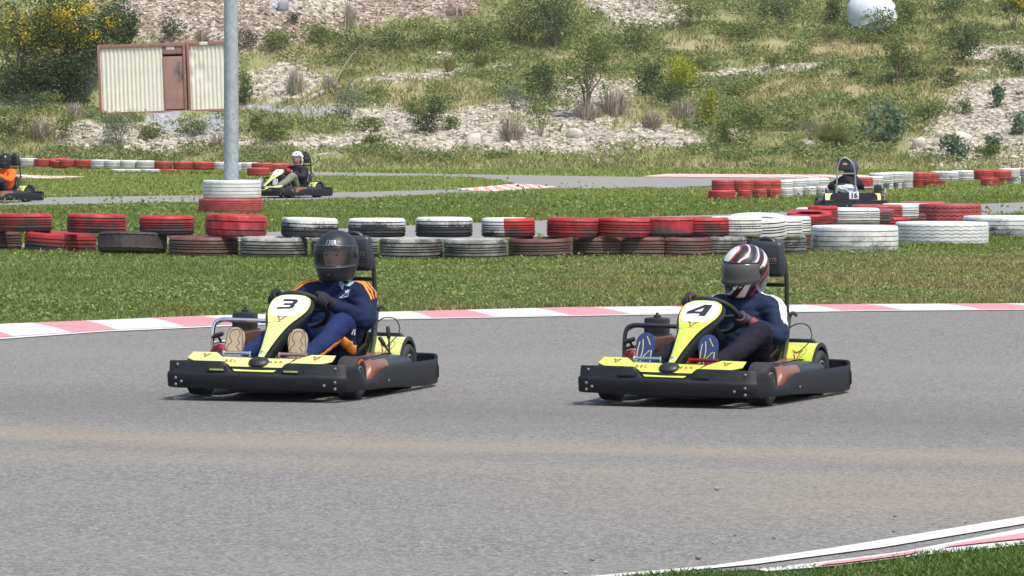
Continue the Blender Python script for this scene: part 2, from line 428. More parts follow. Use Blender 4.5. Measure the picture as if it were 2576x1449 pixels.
r2 = extend(wpts(R2T), 15, 15) + list(reversed(extend(wpts(R2B), 15, 15)))
sheet('middle_road', r2, .0, M_asph2)
R3 = [(560, 433), (640, 431), (805, 432.6), (1143, 438), (1380, 441.7), (1617, 445), (1677, 445.5), (1960, 448), (2150, 449), (2500, 448), (2500, 455), (2150, 457), (1960, 463), (1782, 468),
      (1677, 477), (1414, 474.5), (1208, 487), (872, 500), (508, 509), (0, 517), (-700, 528), (-700, 508), (0, 498), (508, 491), (823, 485), (1147, 476.5), (1225, 470), (1296, 463), (1250, 452), (1177, 445.5), (805, 442), (640, 438), (560, 436)]
r3 = wpts(R3); sheet('back_road', r3, .0, M_asph2)

def kerb(name, A, B, n, mats, z=.014, slant=0.0, line=None, split=.5, zl=None):
    """painted kerb between two edges: slanting stripes of two colours in one mesh"""
    N = n * 8; a = resample(A, N + 1); b = resample(B, N + 1)
    bm = bmesh.new(); va = [bm.verts.new((p.x, p.y, z)) for p in a]; rows = [va]
    K = 5
    for k in range(1, K + 1):
        rows.append([bm.verts.new((a[i].x + (b[i].x - a[i].x) * k / K, a[i].y + (b[i].y - a[i].y) * k / K, z + .006 * sin(pi * k / K))) for i in range(N + 1)])
    for k in range(K):
        for i in range(N):
            f = bm.faces.new((rows[k][i], rows[k][i + 1], rows[k + 1][i + 1], rows[k + 1][i]))
    bmesh.ops.recalc_face_normals(bm, faces=bm.faces[:])
    if bm.faces[0 if True else 0] and False: pass
    me = bpy.data.meshes.new(name); bm.to_mesh(me); bm.free()
    at_ = me.attributes.new('stripe', 'FLOAT', 'POINT'); vals = []
    for k in range(K + 1):
        for i in range(N + 1): vals.append(i / 8.0 / 2 - slant * k / K)
    at_.data.foreach_set('value', vals)
    o = link(name, me, mats[0] if not isinstance(mats[0], str) else None); o['kind'] = 'structure'; return o
def stripe_mat(name, wcol, rcol, rd, split=.5):
    t = NT(name); P = t.pos(); a = t.new('ShaderNodeAttribute'); a.attribute_name = 'stripe'
    wob = t.math('MULTIPLY', t.math('SUBTRACT', t.noise(P, 9, 3), .5), .02)
    fr = t.math('FRACT', t.math('ADD', a.outputs['Fac'], wob)); m = t.math('GREATER_THAN', fr, split)
    n = t.noise(t.mapping(P, (1, 2.5, 1)), 2.2, 6, .7); n2 = t.noise(P, 50, 3, .8)
    f = t.math('MULTIPLY', t.math('SUBTRACT', t.math('ADD', n, t.math('MULTIPLY', n2, .45)), .84), 2.6, clamp=True)
    cw = t.mix(t.math('MULTIPLY', f, .6), wcol, (.34, .33, .31)); cr_ = t.mix(t.math('MULTIPLY', f, .6), rcol, rd)
    t.set(Base_Color=t.mix(m, cw, cr_), Roughness=.75); t.bump(n2, .3, .004); return t.m
M_kerb = stripe_mat('kerb paint', (.56, .55, .52), (.56, .235, .25), (.42, .27, .27), .56)
M_kerb2 = stripe_mat('far kerb paint', (.66, .60, .52), (.60, .30, .24), (.5, .40, .33), .5)
M_kerb3 = stripe_mat('near kerb paint', (.62, .61, .58), (.62, .27, .28), (.42, .27, .27), .5)
kb_in = [kb[i] + (kt[i] - kb[i]) * .13 for i in range(len(kb))]; kb_l = [kb[i] + (kt[i] - kb[i]) * .10 for i in range(len(kb))]
LEN = sum((kb[i] - kb[i - 1]).length for i in range(1, len(kb)))
kerb('kerb', kt, kb_in, int(LEN / 1.22 * 2), [M_kerb], .005, .32)
kerb_line = sheet('kerb_line', list(kb_l) + list(reversed(kb)), .006, M_white)
kerb('far_kerb', wpts([(1617, 444), (1677, 438), (1974, 439.5), (2200, 441)]), wpts([(1620, 445.3), (1677, 445.5), (1956, 448), (2200, 449)]), 22, [M_kerb2], .012, .5)
kerb('island_kerb', wpts([(1146, 476), (1225, 470), (1296, 463), (1330, 464.5), (1398, 470)]), wpts([(1150, 477.5), (1190, 481), (1225, 483), (1300, 480), (1398, 472)]), 20, [M_kerb2], .012, .6)
kerb('back_kerb', wpts([(-60, 439), (44, 440), (120, 443), (210, 444.5)]), wpts([(-60, 448), (44, 449), (135, 450), (212, 446)]), 8, [M_kerb2], .012, .4)
# near right corner: white line, gap, kerb with a red stripe
WL1 = [(1400, 1462), (1552, 1447), (1796, 1426), (2116, 1378), (2576, 1302), (2900, 1240)]; WL2 = [(1480, 1462), (1647, 1447), (1903, 1422.5), (2223, 1380), (2576, 1321), (2900, 1262)]
sheet('white_line', wpts(WL1) + list(reversed(wpts(WL2))), .006, M_white)
NK1 = [(1900, 1436), (2010, 1424), (2266, 1392), (2576, 1332), (2900, 1272)]; NK2 = [(1930, 1441), (2110, 1426), (2300, 1402), (2576, 1374), (2900, 1345)]
nk1, nk2 = resample(wpts(NK1), 30), resample(wpts(NK2), 30)
sheet('near_kerb', nk1 + list(reversed(nk2)), .006, M_white)
rs1 = [nk1[i].lerp(nk2[i], .42 - .004 * abs(i - 15)) for i in range(12, 30)]; rs2 = [nk1[i].lerp(nk2[i], .80 - .018 * max(0, 22 - i)) for i in range(12, 30)]
rs1[0] = rs2[0]; sheet('red_stripe', rs1 + list(reversed(rs2[1:])), .012, M_pink)
rs1 = [nk1[i].lerp(nk2[i], .55) for i in range(3, 12)]; rs2 = [nk1[i].lerp(nk2[i], .95) for i in range(3, 12)]
rs1[0] = rs2[0]; rs2[-1] = rs1[-1]; sheet('red_stripe', rs1 + list(reversed(rs2[1:-1])), .012, M_pink)

# ---- hillside ----
xs = np.concatenate([np.arange(-95, -22, 1.2), np.arange(-22, 22, .16), np.arange(22, 96, 1.2)])
ys = np.concatenate([np.arange(136, 172, .2), np.arange(172, 240, 1.2)])
X, Y = np.meshgrid(xs, ys); Z = hill_z(X, Y)
pm = patch_masks(X, Y, Z)
Z = Z + pm['rock'] * (fbm(X * 2.6, Y * 2.6, 3, 21) - .45) * .34 * sstep(141, 143, Y)
nx, ny = len(xs), len(ys); idx = np.arange(nx * ny).reshape(ny, nx)
Fq = np.stack([idx[:-1, :-1], idx[:-1, 1:], idx[1:, 1:], idx[1:, :-1]], -1).reshape(-1, 4)
hme = np_mesh('hillside', np.stack([X, Y, Z], -1).reshape(-1, 3), Fq, 4)
for k in ('rock', 'brown', 'grey', 'dry'):
    a_ = hme.attributes.new(k, 'FLOAT', 'POINT'); a_.data.foreach_set('value', pm[k].ravel().astype(np.float32))
hme.polygons.foreach_set('use_smooth', [True] * len(hme.polygons))
def hill_mat():
    t = NT('hillside soil'); P = t.pos()
    at4 = {}
    for k in ('rock', 'brown', 'grey', 'dry'):
        a = t.new('ShaderNodeAttribute'); a.attribute_name = k; at4[k] = a.outputs['Fac']
    n1 = t.noise(P, 3.0, 6, .7); n2 = t.noise(P, 11, 5, .7); v = t.sep(t.vor(P, 9, 'F1', 'Color'))[0]; v2 = t.sep(t.vor(P, 4.2, 'F1', 'Color'))[1]
    thr = lambda m, n, w=.25, k=.55: t.math('DIVIDE', t.math('SUBTRACT', t.math('ADD', m, t.math('MULTIPLY', t.math('SUBTRACT', n, .5), k)), .5 - w / 2), w, clamp=True)
    green = t.ramp(t.math('ADD', t.math('MULTIPLY', n2, .6), t.math('MULTIPLY', n1, .4)), [(.3, (.15, .17, .06)), (.5, (.26, .27, .12)), (.7, (.38, .36, .20))])
    dry = t.ramp(n2, [(.3, (.22, .20, .09)), (.55, (.36, .31, .17)), (.75, (.50, .43, .28))])
    rock = t.ramp(t.math('ADD', t.math('MULTIPLY', v, .5), t.math('MULTIPLY', n2, .5)), [(.25, (.13, .11, .08)), (.4, (.27, .24, .175)), (.56, (.42, .385, .30)), (.74, (.57, .53, .435))])
    brown = t.ramp(t.math('ADD', t.math('MULTIPLY', v, .55), t.math('MULTIPLY', n2, .45)), [(.25, (.12, .088, .06)), (.45, (.26, .205, .15)), (.62, (.36, .295, .225)), (.8, (.60, .55, .47))])
    grey = t.ramp(t.math('ADD', t.math('MULTIPLY', v, .4), t.math('MULTIPLY', n2, .6)), [(.25, (.20, .21, .215)), (.5, (.34, .35, .36)), (.75, (.48, .48, .48))])
    c = t.mix(thr(at4['dry'], n1, .5, .9), green, dry); c = t.mix(thr(at4['brown'], n1), c, brown)
    c = t.mix(thr(t.math('MULTIPLY', at4['rock'], 1.25), t.math('ADD', t.math('MULTIPLY', n1, .5), t.math('MULTIPLY', n2, .5)), .4, 2.0), c, rock); c = t.mix(thr(at4['grey'], n1), c, grey)
    t.set(Base_Color=c, Roughness=.9); t.b.inputs['Specular IOR Level'].default_value = .15
    t.bump(t.math('ADD', t.math('MULTIPLY', n2, .6), t.math('MULTIPLY', v, .4)), .9, .10); return t.m
ho = link('hillside', hme, hill_mat()); ho['kind'] = 'structure'

# =====================================================================================
# GRASS, ground cover, stones (stuff)
# =====================================================================================
rng = np.random.RandomState(5)
def blades(name, px_, py_, pz_, h, w, mat, lean=.45, kind='stuff', label=None, cat='grass'):
    n = len(px_); a = rng.rand(n) * 2 * pi; l = rng.rand(n) * lean; b = rng.rand(n) * 2 * pi
    hh = h * (.55 + .75 * rng.rand(n)); ww = w * (.6 + .8 * rng.rand(n)) * .5
    dx, dy = np.cos(a) * ww, np.sin(a) * ww; tx, ty = np.cos(b) * l * hh, np.sin(b) * l * hh
    P0 = np.stack([px_ - dx, py_ - dy, pz_], 1); P1 = np.stack([px_ + dx, py_ + dy, pz_], 1)
    P2 = np.stack([px_ + dx * .75 + tx * .35, py_ + dy * .75 + ty * .35, pz_ + hh * .6], 1)
    P3 = np.stack([px_ - dx * .75 + tx * .35, py_ - dy * .75 + ty * .35, pz_ + hh * .6], 1)
    P4 = np.stack([px_ + tx, py_ + ty, pz_ + hh], 1)
    V = np.stack([P0, P1, P2, P3], 1).reshape(-1, 3)
    # quad whose upper edge narrows: blade as one kite (base pair, shoulder, tip)
    V = np.stack([P0, P1, P4, P3], 1).reshape(-1, 3)
    me = np_mesh(name, V, np.arange(4 * n).reshape(n, 4), 4); o = link(name, me, mat)
    return tag(o, label, cat, None, 'stuff')
def scatter(n, y0, y1, margin=1.22, dens=None):
    """random ground points in the depth range, denser near the camera; roads left free"""
    u = rng.rand(n); y = 1 / (1 / y1 + u * (1 / y0 - 1 / y1)) ; x = (rng.rand(n) * 2 - 1) * (y * .1171 * 1.1 + 2.4)
    return x, y
ROADS = [main_road, r2, r3, list(kt) + list(reversed(kb)), wpts([(1617, 444), (1677, 437.5), (2200, 440.5), (2200, 449), (1620, 446)]),
         wpts([(1146, 476), (1225, 470), (1296, 463), (1398, 470), (1300, 480), (1225, 483), (1150, 477.5)]), wpts([(-60, 439), (44, 440), (210, 444.5), (135, 450), (-60, 448)])]
def free(x, y):
    m = np.ones(x.shape, bool)
    for Pl in ROADS: m &= ~inside(Pl, x, y)
    return m
def keep(x, y, m): return x[m], y[m]
def leaf_cards_(P, size): return leaf_cards(P, size)
def leaf_cards(P, size, up=.25, asp=.55, rs=rng):
    n = len(P); size = np.broadcast_to(size, (n,)) * (.6 + .8 * rs.rand(n))
    d = rs.randn(n, 3); d[:, 2] = d[:, 2] * .6 + up; d /= np.linalg.norm(d, axis=1)[:, None]
    q = rs.randn(n, 3); s = np.cross(d, q); s /= np.linalg.norm(s, axis=1)[:, None] + 1e-9
    L = d * size[:, None]; S = s * (size * asp * .5)[:, None]
    V = np.stack([P, P + L * .45 + S, P + L, P + L * .45 - S], 1).reshape(-1, 3)
    return V, np.arange(4 * n).reshape(n, 4)
# mown strip between kerb and tyres
x, y = scatter(430000, 33, 56); x, y = keep(x, y, free(x, y))
x2, y2 = x, y
blades('mown_grass', x2, y2, np.full(len(x2), -.006), (.017 + .032 * vn(x2 * 1.5, y2 * .8, 2)) , .013, M_blade, .9, label='short mown grass between the striped kerb and the tyres')
# lush middle bands and far verge
x, y = scatter(270000, 55, 93); x, y = keep(x, y, free(x, y))
blades('meadow_grass', x, y, np.full(len(x), -.006), .022 + .055 * vn(x * .9, y * .5, 4) ** 1.5, .024, M_blade2, .8, label='lush green grass between the circuit roads')
x, y = scatter(245000, 92, 143); x, y = keep(x, y, free(x, y) )
zz = np.where(y > 139.5, hill_z(x, y), -.006)
GRE4 = [(.15, (.13, .17, .035)), (.45, (.22, .28, .06)), (.7, (.32, .37, .09)), (.95, (.46, .46, .17))]
M_blade4 = grass_mat('pale verge blade', True, GRE4, [(.1, (.22, .20, .08)), (.5, (.40, .34, .18)), (.9, (.58, .48, .28))], .50)
blades('far_grass', x, y, zz, .022 + .06 * vn(x * .7, y * .4, 6) ** 1.5 + .05 * (y > 128), .038, M_blade4, .8, label='lush grass around the far bends')
# broad leaved weeds and clover in patches
M_clover = foliage_mat('clover leaves', [(.1, (.09, .14, .03)), (.5, (.18, .25, .06)), (.9, (.31, .38, .12))])
x, y = scatter(50000, 33.2, 53); cl_ = fbm(x * .8, y * .45, 3, 71); x, y = keep(x, y, free(x, y) & (cl_ > .50 + .04 * (x > .5)))
V, Fc = leaf_cards_(np.stack([x, y, .015 + .035 * rng.rand(len(x))], 1), .035)
tag(link('clover', np_mesh('clover', V, Fc, 4), M_clover), 'clover and broad weeds in the mown strip', 'clover', None, 'stuff')
x, y = scatter(36000, 56, 140); cl_ = fbm(x * .6, y * .25, 3, 73); x, y = keep(x, y, free(x, y) & free(x, y - 1.2) & (cl_ > .56))
V, Fc = leaf_cards_(np.stack([x, y, .02 + .14 * rng.rand(len(x)) ** 2], 1), .07)
tag(link('field_weeds', np_mesh('field_weeds', V, Fc, 4), M_clover), 'patches of leafy weeds in the infield grass', 'weeds', None, 'stuff')
# near verge, bottom corner
n = 150000; u = rng.rand(n); x = -.9 + rng.rand(n) * 4.6; y = 13.6 + rng.rand(n) * 4.2; m = free(x, y); x, y = keep(x, y, m)
M_blade3 = grass_mat('verge blade', True, [(.1, (.04, .08, .016)), (.5, (.09, .16, .034)), (.95, (.20, .29, .08))], TAN, .22)
blades('verge_grass', x, y, np.full(len(x), -.006), .014 + .024 * vn(x * 3, y * 3, 8), .007, M_blade3, 1.1, label='dark green grass on the near verge')

# ground cover on the hillside: low leafy weeds where it is green, thin dry grass elsewhere
n = 172000; x = (rng.rand(n) * 2 - 1) * 24; y = 139.6 + rng.rand(n) ** 1.15 * 36; m = patch_masks(x, y, hill_z(x, y))
bare = np.maximum(np.maximum(m['rock'], m['brown']), m['grey']); clump = fbm(x * .9, y * .9, 3, 31)
px, py = project(x, y, hill_z(x, y)); onbox = (px > 238) & (px < 600) & (py > 150) & (py < 296)
kp = (rng.rand(n) > bare * 1.15) & (clump > .44 + .16 * m['dry'] + .16 * bare + .22 * (1 - sstep(140, 143, y))) & ~onbox; x, y = x[kp], y[kp]; cl = clump[kp]; dr = m['dry'][kp]
z = hill_z(x, y)
M_weed = foliage_mat('weed leaves', [(.1, (.12, .15, .05)), (.4, (.20, .245, .085)), (.7, (.29, .33, .13)), (.95, (.42, .44, .21))])
k = 4; X3 = np.repeat(x, k) + rng.randn(len(x) * k) * .09; Y3 = np.repeat(y, k) + rng.randn(len(x) * k) * .09; Z3 = np.repeat(z + .3 * np.maximum(cl - .38, 0) , k) + rng.rand(len(x) * k) * .16
V, Fc = leaf_cards(np.stack([X3, Y3, Z3], 1), .10)
tag(link('weed_cover', np_mesh('weed_cover', V, Fc, 4), M_weed), 'low leafy weeds covering the green parts of the hillside', 'weeds', None, 'stuff')
n = 137000; x = (rng.rand(n) * 2 - 1) * 24; y = 139.6 + rng.rand(n) * 33; m = patch_masks(x, y, hill_z(x, y))
bare = np.maximum(np.maximum(m['rock'] * 1.15, m['brown']), m['grey']); px, py = project(x, y, hill_z(x, y)); onbox = (px > 238) & (px < 600) & (py > 150) & (py < 296)
kp = (rng.rand(n) > np.maximum(bare * .9, m['brown'] * 1.3)) & (fbm(x * 1.3, y * 1.3, 3, 41) > .36) & ~onbox; x, y = x[kp], y[kp]
M_dry = foliage_mat('dry grass', [(.1, (.16, .19, .05)), (.4, (.26, .28, .09)), (.7, (.40, .36, .17)), (.95, (.56, .48, .29))])
blades('wild_grass', x, y, hill_z(x, y) - .02, .15 + .12 * vn(x * .8, y * .8, 61), .032, M_dry, .9, label='wild grass growing over the hillside')

# loose stones on the bare parts
def rock_mesh(seed, n=2, flat=.7):
    bm = bmesh.new(); bmesh.ops.create_icosphere(bm, subdivisions=n, radius=.5); rs = random.Random(seed); o = Vector((rs.random() * 50, rs.random() * 50, rs.random() * 50))
    for v in bm.verts:
        c = v.co.normalized(); d = mnoise.noise(c * 1.3 + o) * .5 + mnoise.noise(c * 3.1 + o) * .26; v.co = c * (.5 + d * .6); v.co.z *= flat
    for _ in range(9):
        pn = Vector((rs.gauss(0, 1), rs.gauss(0, 1), rs.gauss(0, .7))).normalized(); ph = rs.uniform(.22, .40)
        for v in bm.verts:
            q = v.co.dot(pn) - ph
            if q > 0: v.co -= pn * q
    V = np.array([v.co[:] for v in bm.verts]); Fs = np.array([[v.index for v in f.verts] for f in bm.faces]); bm.free(); return V, Fs
def stones(name, x, y, size, mat, label, protos):
    Vs, Fs, o = [], [], 0; z = hill_z(x, y)
    for i in range(len(x)):
        V, Fc = protos[i % len(protos)]; a = rng.rand() * 6.28; c, s = cos(a), sin(a); q = size[i] * (.7 + .6 * rng.rand(3))
        W = V * q; W = np.stack([W[:, 0] * c - W[:, 1] * s + x[i], W[:, 0] * s + W[:, 1] * c + y[i], W[:, 2] + z[i] + size[i] * .12], 1)
        Vs.append(W); Fs.append(Fc + o); o += len(V)
    return tag(link(name, np_mesh(name, np.concatenate(Vs), np.concatenate(Fs), 3), mat), label, 'stones', None, 'stuff')
def stone_mat(name, stops):
    t = NT(name); g = t.new('ShaderNodeNewGeometry'); f = t.math('ADD', t.math('MULTIPLY', g.outputs['Random Per Island'], .55), t.math('MULTIPLY', t.noise(g.outputs['Position'], 6, 5, .7), .5))
    t.set(Base_Color=t.ramp(f, stops), Roughness=.9); t.b.inputs['Specular IOR Level'].default_value = .2; t.bump(t.noise(g.outputs['Position'], 22, 4, .7), .6, .03); return t.m
M_stone = stone_mat('limestone', [(.2, (.24, .205, .155)), (.5, (.42, .38, .30)), (.85, (.63, .59, .50))])
M_stoneb = stone_mat('brown gravel', [(.2, (.19, .14, .10)), (.5, (.33, .26, .195)), (.9, (.62, .57, .50))])
pr = [rock_mesh(i, 1) for i in range(6)]
n = 68000; x = (rng.rand(n) * 2 - 1) * 23; y = 140.2 + rng.rand(n) * 32; m = patch_masks(x, y, hill_z(x, y)); gr = fbm(x * 1.6, y * 1.6, 3, 51)
kp = (rng.rand(n) < m['rock'] * .62) & (gr > .40); xr, yr = x[kp][:12000], y[kp][:12000]
stones('loose_stones', xr, yr, .05 + .24 * rng.rand(len(xr)) ** 5, M_stone, 'pale loose stones on the bare limestone slope', pr)
kp = (rng.rand(n) < m['brown'] * .5); xr, yr = x[kp][:6000], y[kp][:6000]
stones('gravel', xr, yr, .05 + .16 * rng.rand(len(xr)) ** 3, M_stoneb, 'brown gravel on the upper embankment', pr)
# =====================================================================================
# TYRES
# =====================================================================================
M_groove = simple('rubber in the grooves', (.035, .033, .034), .8, 0, .3, 30)
def tyre_mesh(kind, R=.34, W=.22, seg=72):
    """tyre lying on its side, axis z, resting on z=0. kinds: rib, vee, block, truck, plain"""
    zs = []
    zig = kind == 'truck'; truck = kind in ('truck', 'truckrib')
    r_in = R * (.60 if not truck else .56); sw = W
    prof = []
    # outer tread from bottom to top with grooves, then side wall to the bead, inside, back
    gro = {'rib': [.2, .38, .5, .62, .8], 'vee': [.15, .85], 'block': [.3, .7], 'truck': [.17, .34, .5, .66, .83], 'truckrib': [.2, .4, .6, .8], 'plain': [.3, .5, .7]}[kind]
    gd = .012 if not truck else .016; gw = .032 if not truck else .018
    def rad(t):  # crown profile
        u = abs(t - .5) * 2; return R * (1 - .012 * u * u) - (R * .085 * max(0, (u - .72) / .28) ** 2.2 if not truck else R * .03 * max(0, (u - .85) / .15) ** 2)
    ts = [0, .03, .08]; 
    for g_ in gro: ts += [g_ - gw, g_ - gw * .8, g_ + gw * .8, g_ + gw]
    ts += [.92, .97, 1.0]; ts = sorted(ts)
    tread = []
    for t in ts:
        ing = any(abs(t - g_) < gw * .9 for g_ in gro); tread.append((rad(t) - (gd if ing else 0), t * W, ing, t))
    side_top = [(R * .90, W * 1.0), (R * .82, W * 1.005), (R * .72, W * .985), (R * .645, W * .93), (r_in, W * .88), (r_in * 1.01, W * .84)]
    inner = [(R * .80, W * .80), (R * .93, W * .62), (R * .935, W * .38), (R * .80, W * .20)]
    side_bot = [(r_in * 1.01, W * .16), (r_in, W * .12), (R * .645, W * .07), (R * .72, W * .015), (R * .82, -.005 * W), (R * .90, 0)]
    m = MB(); V = []; n = seg; full = [(r, z, False, -1) for r, z in side_bot] + tread + [(r, z, False, -1) for r, z in side_top] + [(r, z, False, -1) for r, z in inner]
    mm = len(full)
    for k in range(n):
        a = 2 * pi * k / n
        for r, z, ing, t in full:
            if t >= 0 and zig and 0.1 < t < .9: z += .0075 * (1 if (k % 4) < 2 else -1) * (1 if (k % 2) else .2)
            if t > .04 and t < .96:
                if kind == 'vee':
                    ph = (k + abs(t - .5) * 14) % 3; r -= .009 if ph < .9 else 0
                elif kind == 'block' :
                    ph = (k * 1.0 + (3 if t > .5 else 0)) % 6; r -= .011 if ph < 1.4 else 0
                elif kind in ('rib',) and (t < .19 or t > .81): r -= .006 if k % 2 else 0
                elif kind == 'plain' and (t < .3 or t > .7): r -= .004 if k % 3 == 0 else 0
            V.append((r * cos(a), r * sin(a), z))
    Fs = []
    for k in range(n):
        l = (k + 1) % n
        for i in range(mm): j = (i + 1) % mm; Fs.append((k * mm + i, l * mm + i, l * mm + j, k * mm + j))
    m.add(V, Fs); m.m = [1 if full[q % mm][2] and full[(q + 1) % mm][2] else 0 for q in range(len(Fs))]; me = m.mesh('tyre', True, True, 35)
    if len(me.materials) == 0: me.materials.append(None); me.materials.append(M_groove)
    return me
TY = {k: tyre_mesh(k) for k in ('rib', 'vee', 'block', 'plain')}
TY['truck'] = tyre_mesh('truck', .54, .30, 120); TY['truckrib'] = tyre_mesh('truckrib', .54, .30, 120)
M_groove2 = simple('painted grooves', (.30, .295, .28), .8, 0, .4, 30)
def tyre_paint(name, cols, worn, top=.25, dirt=0.0, second=None, gray=(.045, .046, .05), groove=True, low=0.0):
    """painted rubber: paint wears away to bare rubber on the tread; worn = share of bare tread; low = bare lower half"""
    t = NT(name); c = t.coord(); s = t.sep(c); oi = t.new('ShaderNodeObjectInfo').outputs['Random']
    off = t.new('ShaderNodeVectorMath'); off.operation = 'ADD'; t.lk(c, off.inputs[0]); cmb = t.new('ShaderNodeCombineXYZ')
    t.lk(t.math('MULTIPLY', oi, 37.0), cmb.inputs[0]); t.lk(t.math('MULTIPLY', oi, 91.0), cmb.inputs[1]); t.lk(cmb.outputs[0], off.inputs[1]); P = off.outputs[0]
    n1 = t.noise(t.mapping(P, (3.2, 3.2, 5)), 1, 4, .6); n2 = t.noise(P, 34, 4, .75); n3 = t.noise(P, 7, 3, .6)
    r = t.math('SQRT', t.math('ADD', t.math('POWER', s[0], 2.0), t.math('POWER', s[1], 2.0)))
    tread = t.math('GREATER_THAN', r, .305 if top < .27 else .5)
    f = t.math('ADD', t.math('MULTIPLY', n1, .95), t.math('MULTIPLY', n2, .55))      # about .4 .. 1.1
    zb = t.math('MULTIPLY', t.math('SUBTRACT', top * .62, s[2]), low / .1)
    f = t.math('ADD', f, zb); f = t.math('SUBTRACT', f, t.math('MULTIPLY', t.math('SUBTRACT', 1.0, tread), .5))
    bare = t.math('MULTIPLY', t.math('SUBTRACT', f, 1.32 - worn), 4.0, clamp=True)
    col = t.ramp(n3, [(.3, cols[0]), (.55, cols[1]), (.75, cols[2])])
    if second is not None:
        side = t.math('GREATER_THAN', t.math('ADD', s[0], t.math('MULTIPLY', n1, .1)), .16); col = t.mix(side, col, second)
    g2 = t.ramp(n2, [(.3, tuple(x * .7 for x in gray)), (.7, tuple(x * 1.5 for x in gray))])
    c2 = t.mix(bare, col, g2)
    if dirt > 0:
        dm = t.math('MULTIPLY', t.math('SUBTRACT', t.math('ADD', t.noise(P, 4.5, 4, .6), t.math('MULTIPLY', t.math('SUBTRACT', .12, s[2]), 1.6)), .52 - dirt * .3), 3.0, clamp=True)
        c2 = t.mix(t.math('MULTIPLY', dm, dirt, clamp=True), c2, t.ramp(n2, [(.3, (.085, .072, .06)), (.7, (.20, .175, .145))]))
    t.set(Base_Color=c2, Roughness=t.math('ADD', .5, t.math('MULTIPLY', bare, .25))); t.b.inputs['Specular IOR Level'].default_value = .3
    t.bump(t.math('ADD', n2, t.math('MULTIPLY', bare, -.6)), .35, .006); return t.m
RD = [(.22, .022, .022), (.40, .034, .035), (.50, .060, .058)]; RDs = [(.36, .05, .042), (.46, .07, .055), (.54, .12, .095)]
WH = [(.54, .545, .53), (.67, .67, .655), (.75, .75, .73)]; DR = [(.085, .028, .028), (.145, .045, .043), (.20, .072, .066)]
TP = {'red': tyre_paint('red tyre paint', RD, .46, low=.14, dirt=.25), 'redworn': tyre_paint('worn red tyre paint', RD, .57, low=.18, dirt=.2),
      'reddark': tyre_paint('dusty dark red tyre paint', DR, .55, dirt=.75), 'whitetop': tyre_paint('white paint on black tread', WH, .72, low=.35),
      'whiteworn': tyre_paint('worn white tyre paint', WH, .50, dirt=.2), 'white': tyre_paint('white tyre paint', WH, .30, dirt=.12),
      'blackwhite': tyre_paint('mostly bare tread with white rim', WH, .95, low=.2), 'grey': tyre_paint('grey scuffed tyre', [(.22, .215, .20), (.36, .35, .33), (.5, .49, .47)], .72, dirt=.6),
      'black': tyre_paint('bare black rubber', [(.05, .035, .036)] * 3, .6, dirt=.35), 'half': tyre_paint('white and red tyre paint', WH, .52, low=.2, second=(.44, .035, .03)),
      'farred': tyre_paint('bright red tyre paint', RDs, .32), 'truckred': tyre_paint('truck tyre red paint', [(.28, .05, .048), (.38, .075, .07), (.46, .12, .11)], .25, top=.3),
      'truckwhite': tyre_paint('truck tyre white paint', WH, .56, top=.3, dirt=.32, low=.05), 'truckclean': tyre_paint('truck tyre clean white paint', WH, .20, top=.3, dirt=.06)}
ORD = ['first', 'second', 'third', 'fourth', 'fifth', 'sixth', 'seventh', 'eighth', 'ninth', 'tenth', 'eleventh', 'twelfth', 'thirteenth', 'fourteenth', 'fifteenth', 'sixteenth', 'seventeenth', 'eighteenth', 'nineteenth', 'twentieth']
trs = random.Random(3)
def tyre(x0, x1, yb, kind, paint_, label, group, z=0.0, tilt=(0, 0), D=None, H=None, name='tyre'):
    """x0..x1 and yb: pixel extent of the tyre and the row of its foot; z height it rests at"""
    xm = (x0 + x1) / 2
    if D is None: D = at(xm, yb, z).y
    dia = (x1 - x0) * D / F; Dc = D + dia / 2
    dia = (x1 - x0) * Dc / F
    base = .68 if 'truck' not in kind else 1.08
    s = dia / base; sz = (H / (.22 if 'truck' not in kind else .30)) if H else 1.0
    if z == 0 and 'truck' not in kind and not any(tilt): tilt = (trs.uniform(-.6, 1.2), trs.uniform(-.8, .8))
    o = bpy.data.objects.new(name, TY[kind]); COL.objects.link(o)
    o.location = ((xm - 1288) / F * Dc, Dc, z); o.scale = (s, s * (1 + trs.uniform(-.04, .04)), sz * (1 + trs.uniform(-.03, .03)))
    rz = trs.random() * 6.28 if paint_ != 'half' else -.5
    o.rotation_euler = Matrix.Rotation(R_(tilt[0]), 3, 'X').to_4x4().to_3x3().to_euler() if False else (R_(tilt[0]), R_(tilt[1]), rz if not any(tilt) else 0)
    o.material_slots[0].link = 'OBJECT'; o.material_slots[0].material = TP[paint_]
    if 'truck' in kind and 'red' not in paint_: o.material_slots[1].link = 'OBJECT'; o.material_slots[1].material = M_groove2
    return tag(o, label, 'tyre', group)
G1 = 'tyres of the near barrier'; G2 = 'tyres of the far barrier by the pole'; G3 = 'tyres of the barrier behind the circuit'; G4 = 'big truck tyres'
SEMA = {'red': 'red', 'redworn': 'red and black', 'reddark': 'dusty dark red', 'whitetop': 'white topped', 'whiteworn': 'worn white', 'white': 'white', 'blackwhite': 'black with white', 'grey': 'grey scuffed',
        'black': 'black', 'half': 'half white half red', 'farred': 'bright red', 'truckred': 'red', 'truckwhite': 'weathered white', 'truckclean': 'white'}
